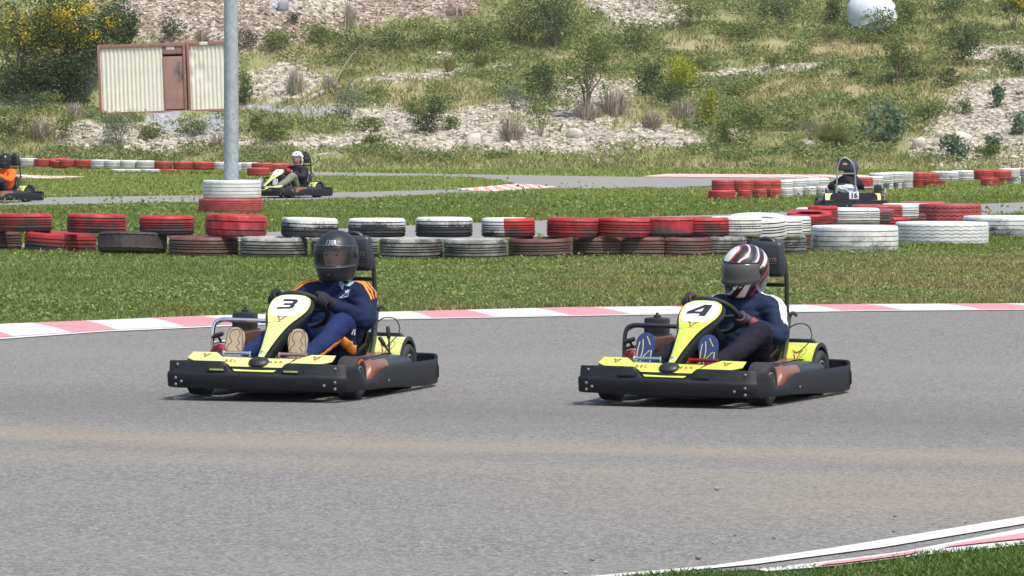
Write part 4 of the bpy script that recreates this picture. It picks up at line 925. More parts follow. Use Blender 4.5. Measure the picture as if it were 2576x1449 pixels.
L_ = [(30, 345, 85, 120, 'green', 'olive bush at the left picture edge above the orange driver', .55), (105, 352, 70, 80, 'dead', 'brown dead brush left of the boulders', .9), (160, 352, 66, 90, 'green', 'olive bush below the mimosa trees, on the rocks', .5),
 (60, 285, 60, 100, 'dark', 'dark low bush under the leftmost mimosa', .6), (125, 275, 50, 80, 'green', 'green low bush in the shade of the mimosas', .6), (190, 300, 50, 60, 'dead', 'dead brown twigs left of the container foot', .7),
 (300, 368, 100, 84, 'grey', 'grey green willow shrub in front of the cream container wall', .95), (384, 353, 44, 66, 'green', 'round olive bush below the container, in the grey gravel', .9), (488, 342, 46, 100, 'green', 'wide olive bush before the brown door post', .9),
 (548, 374, 46, 60, 'dead', 'dead brown bush at the foot of the lamp post', .9), (648, 330, 46, 44, 'green', 'small upright green bush just right of the lamp post', .8), (690, 352, 50, 96, 'green', 'wide green bush above the white helmet', .95), (616, 266, 78, 46, 'dark', 'dark grassy clump beside the lamp post', .9),
 (745, 235, 70, 60, 'dead', 'dead brown stalks on the gravel bank above kart eleven', .8), (830, 235, 60, 46, 'dead', 'tall dry stalks on the slope, right of the gravel bank', .8),
 (876, 300, 88, 84, 'grey', 'grey green willow shrub upslope of the green grass band', .85), (925, 336, 44, 82, 'green', 'flat olive bush on the pale rocks', .9), (938, 378, 44, 62, 'green', 'small round green bush at the foot of the rocks', 1.0),
 (1085, 335, 92, 92, 'dark', 'dark rounded shrub standing alone on the pale rocks', 1.15), (1135, 326, 36, 44, 'green', 'small green bush touching the lone dark shrub', 1.0), (1285, 350, 66, 76, 'dead', 'bare twiggy bush on the limestone', 1.1),
 (1290, 280, 74, 62, 'grey', 'pale grey green shrub left of the leafy sapling', .9), (1365, 262, 106, 110, 'dark', 'dense dark shrub at the upper edge of the pale rocks', 1.0), (1545, 290, 80, 100, 'dead', 'brown brush under the sparse sapling', .9), (1480, 300, 60, 90, 'dead', 'brown undergrowth at the foot of the sparse sapling', .7),
 (1210, 178, 56, 50, 'tuft', 'tall dry grass tuft on the green terrace', 1), (1130, 182, 42, 50, 'tuft', 'smaller grass tuft left of the tall dry one', 1), (1720, 300, 60, 90, 'dead', 'pale dead brush below the yellow green shrub', .9), (1640, 320, 55, 70, 'dead', 'thin dead twigs on the slope above the far kerb', .7),
 (1640, 240, 90, 70, 'dark', 'dark shrub left of the yellow green shrub', .9), (1680, 262, 60, 110, 'dark', 'dark skirt bush under the yellow green shrub', .8), (1702, 232, 96, 104, 'yellow', 'bright yellow green shrub on the middle of the slope', 1.0),
 (1786, 326, 104, 54, 'yellow', 'narrow yellow green shrub near the far kerb', 1.0), (1822, 372, 80, 60, 'green', 'olive bush beside the narrow yellow green shrub', .8), (1890, 338, 84, 110, 'green', 'broad green bush above the far kerb', .9), (1850, 250, 50, 90, 'green', 'low green bush right of the bright shrub', .6),
 (2000, 330, 60, 110, 'green', 'leafy green mound at the middle of the right slope', .6), (2095, 372, 70, 120, 'tuft', 'arching grass clump left of the broad leaved plant', 1), (2040, 350, 50, 70, 'grey', 'low grey green plant beside the arching grass', .7),
 (2232, 366, 118, 104, 'big', 'tall broad leaved bluish plant above kart sixteen', 1.0), (2330, 300, 60, 90, 'green', 'green bush at the edge of the white scree', .6), (2262, 215, 140, 100, 'green', 'loose green tree shaped shrub in the upper right slope', .75), (2310, 205, 80, 70, 'green', 'green bush behind the loose tree shaped shrub', .6),
 (2420, 160, 110, 112, 'dark', 'dense dark shrub near the upper right edge', 1.1), (2375, 220, 50, 60, 'dark', 'low dark bush below the dense upper right shrub', .8), (2137, 198, 24, 56, 'dark', 'low dark bush in the dry grass', 1.2), (2510, 275, 64, 36, 'big', 'slim bluish plant on the white scree', .9), (2560, 190, 60, 60, 'dark', 'dark bush cut by the upper right edge', .9),
 (2562, 340, 62, 50, 'big', 'bluish plant at the right edge of the scree', .8), (2500, 388, 52, 44, 'big', 'small bluish plant at the foot of the scree', .8), (2400, 400, 64, 64, 'big', 'bluish plant at the lower left of the scree', .85), (2430, 290, 40, 40, 'green', 'small green bush in the white scree', .8), (2520, 160, 40, 70, 'green', 'green bush above the white scree', .8),
 (1770, 175, 34, 80, 'green', 'flat green bush on the pale terrace', .8), (1945, 170, 40, 50, 'green', 'small bush at the end of the pale terrace', .8), (1870, 100, 50, 120, 'green', 'leafy mound halfway up the upper right slope', .6), (1960, 60, 76, 100, 'dark', 'dark round bush left of the white tank', .9), (2105, 66, 76, 60, 'dark', 'dark bush touching the white tank', .9), (2080, 105, 44, 110, 'green', 'green bush below the white tank', .7),
 (2270, 62, 80, 90, 'green', 'green bush just right of the white tank', .9), (2222, 98, 84, 90, 'green', 'green bush hiding the right half of the white tank', .8), (2185, 108, 34, 90, 'green', 'low green bush at the foot of the white tank', .9), (2390, 50, 70, 90, 'dark', 'dark bush at the top of the right slope', .7), (1720, 66, 80, 120, 'green', 'green bush with tiny yellow flowers at the top of the slope', .7),
 (1395, 118, 140, 150, 'dark', 'largest green bush on the upper middle slope', .9), (1300, 110, 110, 130, 'green', 'tall leafy bush left of the largest green one', .8), (1200, 132, 92, 150, 'green', 'leafy bush in the upper middle, above the grass tufts', .8), (1080, 120, 60, 140, 'green', 'low leafy bush left of the upper middle bushes', .7), (985, 130, 56, 120, 'dark', 'dark creeping bush under the fallen branch', .7), (900, 150, 80, 110, 'dark', 'dark bush below the pale fallen branch', .6), (800, 110, 50, 110, 'green', 'green creeping bush right of the lamp post, upper bank', .8), (690, 130, 60, 120, 'green', 'green creeping bush beside the lamp post, upper bank', .8), (620, 120, 50, 60, 'dark', 'dark bush behind the lamp post', .8),
 (425, 104, 60, 80, 'dark', 'lone dark bush on the brown gravel above the container', .7), (510, 104, 40, 50, 'dead', 'dry brown bush above the dented container', .9), (740, 62, 34, 30, 'dark', 'tiny dark bush high on the brown gravel', .9), (880, 70, 80, 40, 'dead', 'thin bare stalks at the top centre left', .7), (1150, 40, 40, 90, 'dead', 'brown scrub at the top of the middle slope', .6),
 (1520, 150, 70, 90, 'green', 'green bush behind the sparse sapling', .7), (1600, 130, 90, 90, 'green', 'green bush above the dark and yellow shrubs', .7), (2480, 400, 40, 60, 'green', 'green weeds at the base of the scree', .8)]
for (px, yb, hp, wp, kd, lab, dn) in L_: plant(px, yb, hp, wp, kd, lab, dens=dn, leaf=.14 if kd == 'big' else (.075 if kd in ('dark', 'grey') else .085), gap=.33 if hp > 55 else .2)
plant(1478, 300, 205, 165, 'green', 'sparse sapling with visible pale forked trunks', 'tree', 'tree', 'trees behind the container', .5, .09, .6, gap=.42, limbs=5)
plant(1362, 346, 120, 70, 'green', 'thin leaning sapling with a bare lower stem', 'tree', 'tree', 'trees behind the container', .25, .08, .7, gap=.45, limbs=2)
plant(2550, 76, 100, 70, 'green', 'mimosa with yellow blossom in the upper right corner', 'tree', 'tree', 'trees behind the container', .8, .1, flowers=120)
# fallen branches
def branch(P, r, lab):
    pts = [hill_at(a, b) + Vector((0, 0, c)) for a, b, c in P]; m = MB(); r *= .6; m.tube(pts, [r * (1 - .6 * i / (len(P) - 1)) for i in range(len(P))], 7, 3)
    rs = random.Random(len(lab)); 
    for i in range(3):
        p = pts[1 + i % (len(pts) - 1)]; m.tube([p, p + Vector((rs.uniform(-.6, .6), 0, rs.uniform(.3, .8)))], [r * .4, r * .12], 5)
    tag(m.build('branch', M_bark2), lab, 'branch', 'bare branches lying on the slope')
branch([(840, 235, .3), (880, 180, .5), (930, 160, .9), (985, 150, .8)], .035, 'curved bare branch below the upper bushes')
branch([(945, 70, .2), (965, 45, .6), (990, 20, 1.0), (1010, 5, 1.5)], .05, 'pale broken branch pointing up at the top of the slope')
branch([(860, 130, .2), (870, 100, .8), (855, 80, 1.3)], .025, 'thin forked bare branch above the lamp post side')
branch([(1820, 52, .3), (1880, 62, .4), (1980, 72, .3)], .03, 'long straight pale branch lying across the upper right slope')
branch([(600, 135, .4), (640, 118, .9), (700, 112, 1.0), (760, 125, .8)], .025, 'arched grey branch right of the lamp post')
branch([(2320, 360, .1), (2340, 335, .3), (2352, 318, .4)], .04, 'grey stump branch beside the scree')
# white tank at the top right
p = hill_at(2185, 88); b = MB(); M = Matrix.Rotation(R_(-24), 4, 'Y') @ Matrix.Rotation(R_(18), 4, 'X')
tk = empty('water_tank', p + Vector((.15, .9, .85)), 0, 'white round plastic tank half buried in bushes, upper right', 'tank')
b.lathe([(0, -.5), (.90, -.5), (.92, -.1), (.96, -.08), (.96, -.04), (.92, 0), (.90, .18), (.83, .40), (.70, .60), (.52, .75), (.28, .86), (0, .90)], 40, M=M)
b.build('shell', simple('white glossy plastic', (.66, .70, .75), .35, 0, .08, 3), tk)
b = MB(); b.lathe([(0, .88), (.10, .875), (.10, .93), (0, .95)], 24, M=M); b.build('lid', simple('grey lid', (.4, .42, .45), .5), tk)
# boulders
bp = [rock_mesh(40 + i, 2, .62) for i in range(6)]
BL = [(1190, 370, 62, 42, 'large pale split boulder left of the bare twiggy bush'), (1445, 352, 56, 38, 'pale angular boulder under the sparse sapling'), (1445, 388, 26, 24, 'upright pale stone in the green verge, below the angular boulder'), (1160, 388, 30, 18, 'flat pale stone at the green verge'), (862, 378, 30, 20, 'smooth cream stone left of the small round bush'),
      (815, 366, 34, 18, 'cream stone at the left end of the rock band'), (900, 376, 30, 24, 'pale stone beside the small round green bush'), (1838, 356, 34, 30, 'white stone between two olive bushes'), (2310, 372, 70, 34, 'broad white boulder at the left foot of the scree'), (2420, 360, 70, 40, 'largest white boulder in the scree'), (2365, 345, 30, 24, 'white stone on the scree edge'),
      (1380, 372, 22, 14, 'small pale stone right of the bare bush'), (712, 25, 44, 28, 'dark grey rock high on the brown gravel'), (150, 250, 16, 8, 'small white stone on the left bank'), (1510, 40, 40, 24, 'dark grey rock in the rubble at the top'), (700, 76, 20, 12, 'beige stone above the container roof'), (1108, 140, 34, 14, 'white stone on the upper green terrace'),
      (1080, 268, 22, 12, 'white stone right of the willow shrub'), (1430, 205, 40, 14, 'pale flat rock among the upper shrubs'), (2110, 370, 14, 26, 'narrow white stone in the arching grass')]
M_dstone = stone_mat('dark grey stone', [(.2, (.10, .105, .11)), (.6, (.20, .205, .21)), (.9, (.34, .34, .34))])
for i, (px, yb, wp, hp, lab) in enumerate(BL):
    p = hill_at(px, yb); s = p.y / F; V, Fc = bp[i % 6]; W = V * np.array([wp * s * .85, wp * s * .7, hp * s * 1.7]); W[:, 2] += hp * s * .25
    me = np_mesh('boulder', W, Fc, 3); o = link('boulder', me, M_dstone if 'dark' in lab else M_stone, None, p); tag(o, lab, 'boulder', 'boulders on the hillside')
# bits of rubber and stone on the near asphalt
for i, (px, py, s, lab) in enumerate([(1803, 1234, .028, 'brownish pebble alone in the middle of the near asphalt'), (1849, 1350, .018, 'dark rubber crumb above the white line, leftmost of the pair'), (1948, 1355, .013, 'tiny rubber crumb next to the white line'), (1793, 1367, .013, 'tiny dark crumb below the brownish pebble'), (1757, 1408, .028, 'flat black rubber piece near the white line'),
                                       (1492, 1412, .022, 'round black rubber piece near the bottom edge'), (2248, 1340, .014, 'dark crumb just above the white line, farther right'), (2430, 1317, .016, 'dark crumb beside the right end of the white line'), (2252, 1300, .014, 'small crumb on the right part of the asphalt'), (1422, 1444, .02, 'brown pebble on the bottom edge of the picture'), (1640, 1188, .01, 'tiny dark speck right of the middle')]):
    V, Fc = pr[i % 6]; W = V * np.array([s * 1.5, s, s * .9]); W[:, 2] += s * .32; tag(link('pebble', np_mesh('pebble', W, Fc, 3), M_dstone if 'brown' not in lab else M_stoneb, None, at(px, py)), lab, 'pebble', 'debris on the asphalt')
# =====================================================================================
# KARTS
# =====================================================================================
def bumper_mat():
    t = NT('scuffed black polyethylene'); c = t.coord(); n = t.noise(t.mapping(c, (1, 1, 5)), 5, 5, .65); sc = t.noise(t.mapping(c, (3, 3, 26), rot=(0, .12, .1)), 4.5, 4, .7, 1.2)
    f = t.math('MULTIPLY', t.math('SUBTRACT', sc, .59), 5.0, clamp=True)
    col = t.mix(t.math('MULTIPLY', f, .9), t.ramp(n, [(.3, (.007, .0078, .010)), (.7, (.016, .017, .021))]), (.07, .075, .083))
    t.set(Base_Color=col, Roughness=t.ramp(n, [(.3, .45), (.7, .65)])); t.b.inputs['Specular IOR Level'].default_value = .32; t.bump(sc, .25, .004); return t.m
M_bump = bumper_mat()
M_lime = simple('lime yellow sticker', (.62, .68, .215), .32, 0, .03, 3, coat=.2); M_lime4 = simple('bright lime sticker', (.58, .68, .085), .32, 0, .03, 3, coat=.2)
M_bronze = simple('bronze plastic', (.235, .095, .055), .38, .15, .12, 5, coat=.15); M_logo = simple('bronze print', (.28, .12, .06), .45)
M_wplate = simple('white number plate', (.78, .80, .84), .35, 0, .02); M_ink = simple('black print', (.018, .018, .02), .45)
M_chrome = simple('chrome', (.75, .76, .78), .16, 1.0, .05); M_rose = simple('rosy anodised roller', (.62, .38, .34), .25, .9, .05); M_redan = simple('red anodised roller', (.50, .03, .035), .28, .8, .05)
M_bolt = simple('dull zinc bolt', (.20, .20, .20), .5, .4, .1)
M_alu = simple('aluminium', (.52, .52, .53), .35, .9, .1); M_tube = simple('black painted tube', (.022, .024, .027), .35, 0, .15, 6)
M_redfin = simple('red starter housing', (.26, .018, .04), .5); M_seat = simple('black seat shell', (.02, .021, .023), .5, 0, .2, 5, .1); M_pad = simple('black vinyl', (.024, .027, .033), .42, 0, .2, 8, .15, 40)
def tyremat():
    t = NT('slick kart tyre'); c = t.coord(); n = t.noise(c, 14, 4); t.set(Base_Color=t.ramp(n, [(.3, (.017, .017, .018)), (.7, (.038, .037, .037))]), Roughness=.75); t.bump(t.noise(c, 60, 3), .2, .003); return t.m
M_ktyre = tyremat(); M_steer = simple('suede rim', (.02, .021, .024), .7, 0, .2, 20, .2, 80); M_orange = simple('orange print', (.55, .09, .04), .5)
def interp(P, t):
    t = max(0, min(len(P) - 1 - 1e-6, t)); i = int(t); return P[i] + (P[i + 1] - P[i]) * (t - i)
def text_faces(body, size=1.0, bold=0.0, shear=0.0, spacing=1.0):
    cu = bpy.data.curves.new('txt', 'FONT'); cu.body = body; cu.size = size; cu.offset = bold; cu.shear = shear; cu.align_x = 'CENTER'; cu.align_y = 'CENTER'; cu.space_character = spacing; cu.resolution_u = 3
    o = bpy.data.objects.new('txt', cu); me = bpy.data.meshes.new_from_object(o); V = [v.co.copy() for v in me.vertices]; Fs = [tuple(p.vertices) for p in me.polygons]
    bpy.data.objects.remove(o); bpy.data.curves.remove(cu); bpy.data.meshes.remove(me); return V, Fs
def poly_faces(polys):
    V, Fs = [], []
    for p in polys: Fs.append(tuple(range(len(V), len(V) + len(p)))); V += [Vector((x, y, 0)) for x, y in p]
    return V, Fs
def decal(name, VF, fn, mat, parent, th=.0015):
    V, Fs = VF; n = len(V); m = MB(); m.add([fn(v.x, v.y, th) for v in V], Fs); o = m.build(name, mat, parent, smooth=False, fix=False); 
    md = o.modifiers.new('t', 'SOLIDIFY'); md.thickness = .001; md.offset = 0; return o
D3 = [[(.05, 1), (.05, .80), (.66, .80), (.72, .74), (.72, .66), (.66, .60), (.24, .60), (.24, .42), (.66, .42), (.72, .36), (.72, .26), (.66, .20), (0, .20), (0, 0), (.80, 0), (.97, .14), (.97, .42), (.88, .51), (.97, .60), (.97, .86), (.82, 1)]]
D4 = [[(.52, 1), (.0, .40), (.0, .20), (.58, .20), (.58, 0), (.86, 0), (.86, .20), (1.0, .20), (1.0, .40), (.86, .40), (.86, 1)], ]
D4h = [[(.58, .72), (.30, .40), (.58, .40)]]
LOGO = [[(-1, 1), (-.62, .50), (-.38, .25), (-.12, .62)], [(1, 1), (.12, .62), (.38, .25), (.62, .50)], [(-.56, .22), (-.02, -1), (-.02, -.50), (-.28, .10)], [(.56, .22), (.28, .10), (.02, -.50), (.02, -1)], [(-.12, .46), (0, .18), (.12, .46), (0, .66)]]
def bumper(path, nrm_out, zt, zb, prof):
    """band along a plan path; prof(i) -> list of (outward offset, z)"""
    rings = []; N = len(path)
    for i, p in enumerate(path):
        d = (path[min(i + 1, N - 1)] - path[max(i - 1, 0)]).normalized(); o = Vector((d.y, -d.x, 0)) * nrm_out
        rings.append([Vector((p.x + o.x * a, p.y + o.y * a, z)) for a, z in prof(i, p)])
    m = MB(); m.loft(rings); return m
CLP = [Vector(p) for p in ((.315, 0, .236), (.205, 0, .300), (.066, 0, .379), (-.044, 0, .434), (-.17, 0, .492), (-.235, 0, .53), (-.285, 0, .570), (-.305, 0, .592))]
HW = [.018, .026, .046, .068, .112, .124, .112, .070]
CL = catmull(CLP, 6); HWs = [q.x for q in catmull([Vector((h, 0, 0)) for h in HW], 6)]
def nas(s, lat, off):
    """nassau panel surface: s index along the centre line (0..42), lat sideways"""
    s = max(0, min(len(CL) - 1.001, s)); p = interp(CL, s); d = (interp(CL, min(s + 1, 41)) - interp(CL, max(s - 1, 0))).normalized(); n = Vector((-d.z, 0, d.x)); n = n if n.x > 0 else -n
    w = max(interp([Vector((h, 0, 0)) for h in HWs], s).x, .01); return p + Vector((0, lat, 0)) + n * (off - .012 * (lat / w) ** 2)
def hw_at(s): return interp([Vector((h, 0, 0)) for h in HWs], s).x
def wheel(root, x, y, r, w, key, logo=False):
    def ty():
        m = MB(); h = w / 2; m.lathe([(r * .55, -h * .82), (r * .72, -h), (r * .88, -h * .98), (r * .97, -h * .86), (r, -h * .6), (r, h * .6), (r * .97, h * .86), (r * .88, h * .98), (r * .72, h), (r * .55, h * .82)], 40, Matrix.Rotation(pi / 2, 4, 'X')); return m
    def rim():
        m = MB(); h = w / 2; M = Matrix.Rotation(pi / 2, 4, 'X'); m.lathe([(r * .50, -h * .92), (r * .56, -h * .9), (r * .56, -h * .8), (r * .47, -h * .75), (r * .45, -h * .3), (r * .2, -h * .2), (r * .2, h * .2), (r * .45, h * .3), (r * .47, h * .75), (r * .56, h * .8), (r * .56, h * .9), (r * .50, h * .92)], 28, M)
        m.lathe([(0, -h * .5), (.02, -h * .5), (.02, h * .5), (0, h * .5)], 12, M)
        for k in range(3):
            a = 2 * pi * k / 3
            for s_ in (-1, 1): m.box((cos(a) * r * .3, s_ * h * .28, sin(a) * r * .3), (.012, .012, .012))
        return m
    e = cached(key + 'ty', ty, 'wheel', M_ktyre, root, (x, y, r)); cached(key + 'rim', rim, 'rim', M_alu, e)
    if logo:
        m = MB(); h = w / 2 + .0015
        for a0 in (.9,):
            pts = [(cos(a) * rr, sin(a) * rr) for rr, sq in ((r * .88, 1), (r * .78, -1)) for a in ([a0 + k * .1 for k in range(10)][::sq])]
            m.prism(pts, .002, Matrix.Translation((0, h + .001, 0)) @ Matrix.Rotation(pi / 2, 4, 'X'))
        m.build('sidewall_print', M_orange, e)
    return e
SCALE = {}
def lean_over(o, number):
    """the two near karts stand on slightly cambered asphalt"""
    if number in ('3', '4'): o.rotation_euler = (Matrix.Rotation(R_(.85), 3, 'Y') @ o.rotation_euler.to_matrix()).to_euler(); o.location.z += .004
def kart(loc, rz, number, label, lime, bar_mat, rear=False, right_roller=None, logo=False, levers=True, slots_lime=True):
    K = empty('go_kart', loc, rz, label, 'go kart', 'rental karts on the circuit'); K.scale = (SCALE.get(number, 1),) * 3; lean_over(K, number)
    # --- floor, frame ---
    def floor():
        m = MB(); m.prism([(.30, -.20), (.30, .20), (.05, .28), (-.95, .30), (-.95, -.30), (.05, -.28)], .006, Matrix.Translation((0, 0, .045))); return m
    cached('floor', floor, 'floor_tray', M_dark, K)
    def frame():
        m = MB()
        for s in (-1, 1):
            m.tube([(.30, s * .18, .06), (0, s * .26, .06), (-.4, s * .31, .06), (-.9, s * .30, .065), (-1.18, s * .28, .09)], .015, 8, 4)
            m.tube([(-.12, s * .28, .07), (-.20, s * .46, .10), (-.4, s * .50, .10), (-.75, s * .48, .10), (-.85, s * .30, .08)], .011, 8, 4)
        m.tube([(0, -.40, .127), (0, .40, .127)], .014, 8); m.tube([(-1.05, -.36, .14), (-1.05, .36, .14)], .02, 10)
        m.tube([(.30, -.18, .06), (.30, .18, .06)], .015, 8); m.tube([(-.5, -.3, .06), (-.5, .3, .06)], .014, 8); m.tube([(-1.18, -.28, .09), (-1.18, .28, .09)], .016, 8)
        return m
    cached('frame', frame, 'chassis_frame', M_tube, K)
    # --- bumpers ---
    fp = catmull([Vector(p) for p in ((.335, -.535, 0), (.36, -.49, 0), (.378, -.30, 0), (.388, 0, 0), (.378, .30, 0), (.36, .49, 0), (.335, .535, 0))], 10)
    fp = resample(fp, 57)
    def fz(y):
        a = abs(y + .005); return .224 - .062 * (1 - sstep(.125, .20, a)) - .004 * sstep(.4, .5, a)
    def prof_f(i, p):
        zt = float(fz(p.y)); zm = .155
        return [(-.012, .062), (.004, .064), (.012, .072), (.017, .137), (.015, .150), (.006, zm + .002), (.004, zm + .004), (.002, max(zt - .008, zm + .006)), (-.006, max(zt, zm + .008)), (-.016, max(zt - .004, zm + .006)), (-.014, .10)]
    fb = cached('fbump', lambda: bumper(fp, 1, 0, 0, prof_f), 'front_bumper', M_bump, K, ang=50)
    fbl = fb
    for (yy, zz, xx) in [(.478, .197, .364), (.482, .120, .377), (.482, .082, .374), (.42, .100, .386), (-.478, .197, .364), (-.485, .120, .377), (-.485, .082, .374), (-.448, .100, .383)]:
        cached('bolt', lambda: MB().lathe([(0, .006), (.005, .006), (.008, .004), (.0095, 0), (0, 0)], 14, Matrix.Rotation(pi / 2, 4, 'Y')), 'bolt', M_bolt, fb, (xx, yy, zz))
    for yy in (-.235, .215):
        m = MB(); m.box((.386, yy, .177), (.012, .105, .020), bev=.005); sl_ = m.build('slot', M_ink, fb)
        if slots_lime: m = MB(); m.box((.388, yy + .004, .175), (.012, .086, .010), bev=.002); m.build('slot_insert', simple('dull lime insert', (.36, .42, .12), .5) if 'dull lime insert' not in bpy.data.materials else bpy.data.materials['dull lime insert'], sl_)
    for s in (-1, 1):
        P = [Vector(p) for p in ((.335, .49 * s, 0), (.27, .520 * s, 0), (.16, .555 * s, 0), (.0, .568 * s, 0), (-.2, .575 * s, 0), (-.6, .585 * s, 0), (-1.05, .595 * s, 0), (-1.34, .585 * s, 0), (-1.43, .53 * s, 0))]
        P = resample(catmull(P, 8), 60)
        def prof_s(i, p):
            x = p.x; zt = .205 - .085 * (1 - sstep(.03, .13, abs(x - .035))) if x > -.1 else (.120 + .062 * sstep(.06, .30, -x) if x > -.4 else .182 - .004 * (-x - .4)); 
            if -.1 < x < .2: zt = .208 - .088 * (1 - sstep(.02, .19, x - .01)) if x > .01 else .120 + .03 * sstep(.0, .11, -x) * 0
            if -.4 < x <= -.04: zt = .120 + .064 * sstep(.04, .34, -x)
            zt -= .02 * sstep(1.36, 1.43, -x)
            zb_ = .060 - .034 * sstep(.0, 1.2, -x); return [(-.010, zb_), (.004, zb_ + .002), (.010, zb_ + .013), (.012, .10), (.010, zt - .03), (.004, zt - .006), (-.002, zt), (-.012, zt - .004), (-.012, .08)]
        sb = cached(f'sbump{s}', lambda: bumper(P, s, 0, 0, prof_s), 'side_bumper', M_bump, K, ang=50)
        for (xx, zz) in ((-.30, .10), (-.95, .09)):
            m = MB(); m.lathe([(0, .005), (.006, .004), (.008, 0), (0, 0)], 12, Matrix.Rotation(-s * pi / 2, 4, 'X')); m.build('bolt', M_bolt, sb, (xx, (.600) * s, zz))
    rp = resample(catmull([Vector(p) for p in ((-1.31, -.597, 0), (-1.42, -.56, 0), (-1.465, -.46, 0), (-1.48, 0, 0), (-1.465, .46, 0), (-1.42, .56, 0), (-1.31, .597, 0))], 8), 50)
    def prof_r(i, p):
        zt = .205 - .035 * (1 - sstep(1.32, 1.42, -p.x)); return [(-.012, .05), (.006, .055), (.014, .07), (.012, .13), (.004, .15), (.004, zt - .006), (-.004, zt), (-.016, zt - .006), (-.014, .08)]
    rb = cached('rbump', lambda: bumper(rp, -1, 0, 0, prof_r), 'rear_bumper', M_bump, K, ang=50)
    for yy in (-.40, -.12, .14, .42):
        m = MB(); m.lathe([(0, .010), (.010, .009), (.014, 0), (0, 0)], 12, Matrix.Rotation(-pi / 2, 4, 'Y')); m.build('bolt', M_alu, rb, (-1.494 if abs(yy) < .3 else -1.486, yy, .105))
    # --- front fairing, lime panels, lettering ---
    def fairing():
        m = MB(); m.prism([(.36, -.40), (.37, -.16), (.375, 0), (.37, .16), (.36, .40), (.14, .44), (.14, .24), (.26, .20), (.26, -.20), (.14, -.24), (.14, -.44)], .13, Matrix.Translation((0, 0, .065))); return m
    fa = cached('fairing', fairing, 'front_fairing', M_black, K)
    def plate3(pts, th=.004):
        m = MB(); c = sum((Vector(p) for p in pts), Vector()) / len(pts); n = (Vector(pts[1]) - Vector(pts[0])).cross(Vector(pts[2]) - Vector(pts[1])).normalized(); n = n if n.z > 0 else -n
        k = len(pts); V = [Vector(p) for p in pts] + [Vector(p) + n * th for p in pts]; m.add(V, [tuple(range(k))[::-1], tuple(range(k, 2 * k))] + [(i, (i + 1) % k, k + (i + 1) % k, k + i) for i in range(k)]); return m
    cp_ = plate3([(.3845, -.125, .1675), (.3845, .110, .1675), (.330, .158, .200), (.27, .20, .238), (.27, -.27, .238), (.330, -.178, .200)]).build('centre_panel', lime, K, smooth=False)
    for s in (-1, 1):
        pl = plate3([(.345, -.20 * s, .219), (.345, -.385 * s, .219), (.30, -.44 * s, .232), (.215, -.435 * s, .262), (.215, -.29 * s, .262), (.29, -.225 * s, .238)]).build('corner_panel', lime, K, smooth=False)
        def mp(x, y, o, s=s): return Vector((.275 - (-y) * -.0 + y * -.028, -.335 * s + x * .030, .2465 + y * .0095 + o + .003))
        decal('emblem', poly_faces(LOGO), mp, M_logo, pl, .002)
    def mpc(x, y, o): return Vector((.313 - y * .66, x, .2075 + .0045 + y * .55 + o))
    d = Vector((-.055, 0, .038)).normalized(); nn = Vector((.57, 0, .82))
    def mpt(x, y, o): return Vector((.300, x, .2165)) + d * y + nn * (.005 + o)
    V, Fs = text_faces('BEL', .036, .0012, 0, 1.5); decal('lettering', ([v + Vector((-.175, 0, 0)) for v in V], Fs), mpt, M_logo, cp_)
    V, Fs = text_faces('MAR', .036, .0012, 0, 1.5); decal('lettering', ([v + Vector((.095, 0, 0)) for v in V], Fs), mpt, M_logo, cp_)
    # --- steering fairing (number panel) ---
    def shell():
        rings = []
        for i in range(0, 42):
            w = hw_at(i) + .014; dep = .045 + .035 * sin(pi * min(1, i / 30)); rings.append([nas(i, w * .99, -.004), nas(i, w + .004, -.018), nas(i, w * .86, -dep), nas(i, -w * .86, -dep), nas(i, -w - .004, -.018), nas(i, -w * .99, -.004)])
        m = MB(); m.loft(rings); m.ell((.315, 0, .222), (.052, .062, .022), Matrix.Rotation(.5, 4, 'Y')); m.tube([nas(36, -.11, -.02), nas(41, -.06, -.012), nas(41, .06, -.012), nas(36, .11, -.02)], .014, 8, 4); return m
    sh = cached('nshell', shell, 'steering_fairing', M_black, K, ang=50)
    def face():
        m = MB(); rows = []
        for i in range(0, 41):
            w = hw_at(i) * (1 if i > 3 else .75 + .08 * i) * (1 if i < 38 else .93); rows.append([nas(i, w * k / 5, .0045) for k in range(-5, 6)])
        m.loft(rows, closed_ring=False); return m
    fo = link('number_panel', cached_mesh('nface' + lime.name, face, lime), None, sh)
    def white():
        m = MB(); rows = []
        for i in range(0, 15):
            s = 21.4 + i * 1.22; e = 1 - .10 * (1 - sstep(0, 3, i)) ; w = (hw_at(s) - .013) * e * (1 if i < 12 else 1 - .09 * (i - 11) ** 1.1); sh_ = [.9 * (abs(k) / 5) ** 2 * (1 if i < 1 else 0) for k in range(-5, 6)]
            rows.append([nas(s + (-1.0 + 1.6 * abs(k / 5) if i == 0 else 0), w * k / 5, .006) for k in range(-5, 6)])
        m.loft(rows, closed_ring=False); return m
    wp = link('number_plate', cached_mesh('nwhite', white, M_wplate), None, sh)
    # digit mapped on the panel; one unit of s is about 15.5 mm
    def mpd(cx, cs, w, h, shr=.18):
        return lambda x, y, o: nas(cs + (y - .5) * h / .0152, cx + (x - .5) * w + (y - .5) * shr * w, .0065 + o)
    if number == '3': decal('number', poly_faces(D3), mpd(-.006, 30.0, .100, .128), M_ink, wp)
    elif number == '4':
        V, Fs = [], []
        big = [(.56, 1), (.0, .42), (.0, .20), (.56, .20), (.56, .0), (.86, .0), (.86, 1)]
        quads = [[(.56, 1), (.0, .42), (.0, .40), (.27, .40), (.60, .74)], [(.60, .74), (.60, .40), (.86, .40), (.86, 1), (.56, 1)], [(0, .40), (0, .20), (.60, .20), (.60, .40), (.27, .40)], [(.60, .40), (.60, .0), (.86, .0), (.86, .40)]]
        decal('number', poly_faces(quads), mpd(.0, 29.6, .150, .150, .12), M_ink, wp)
    else:
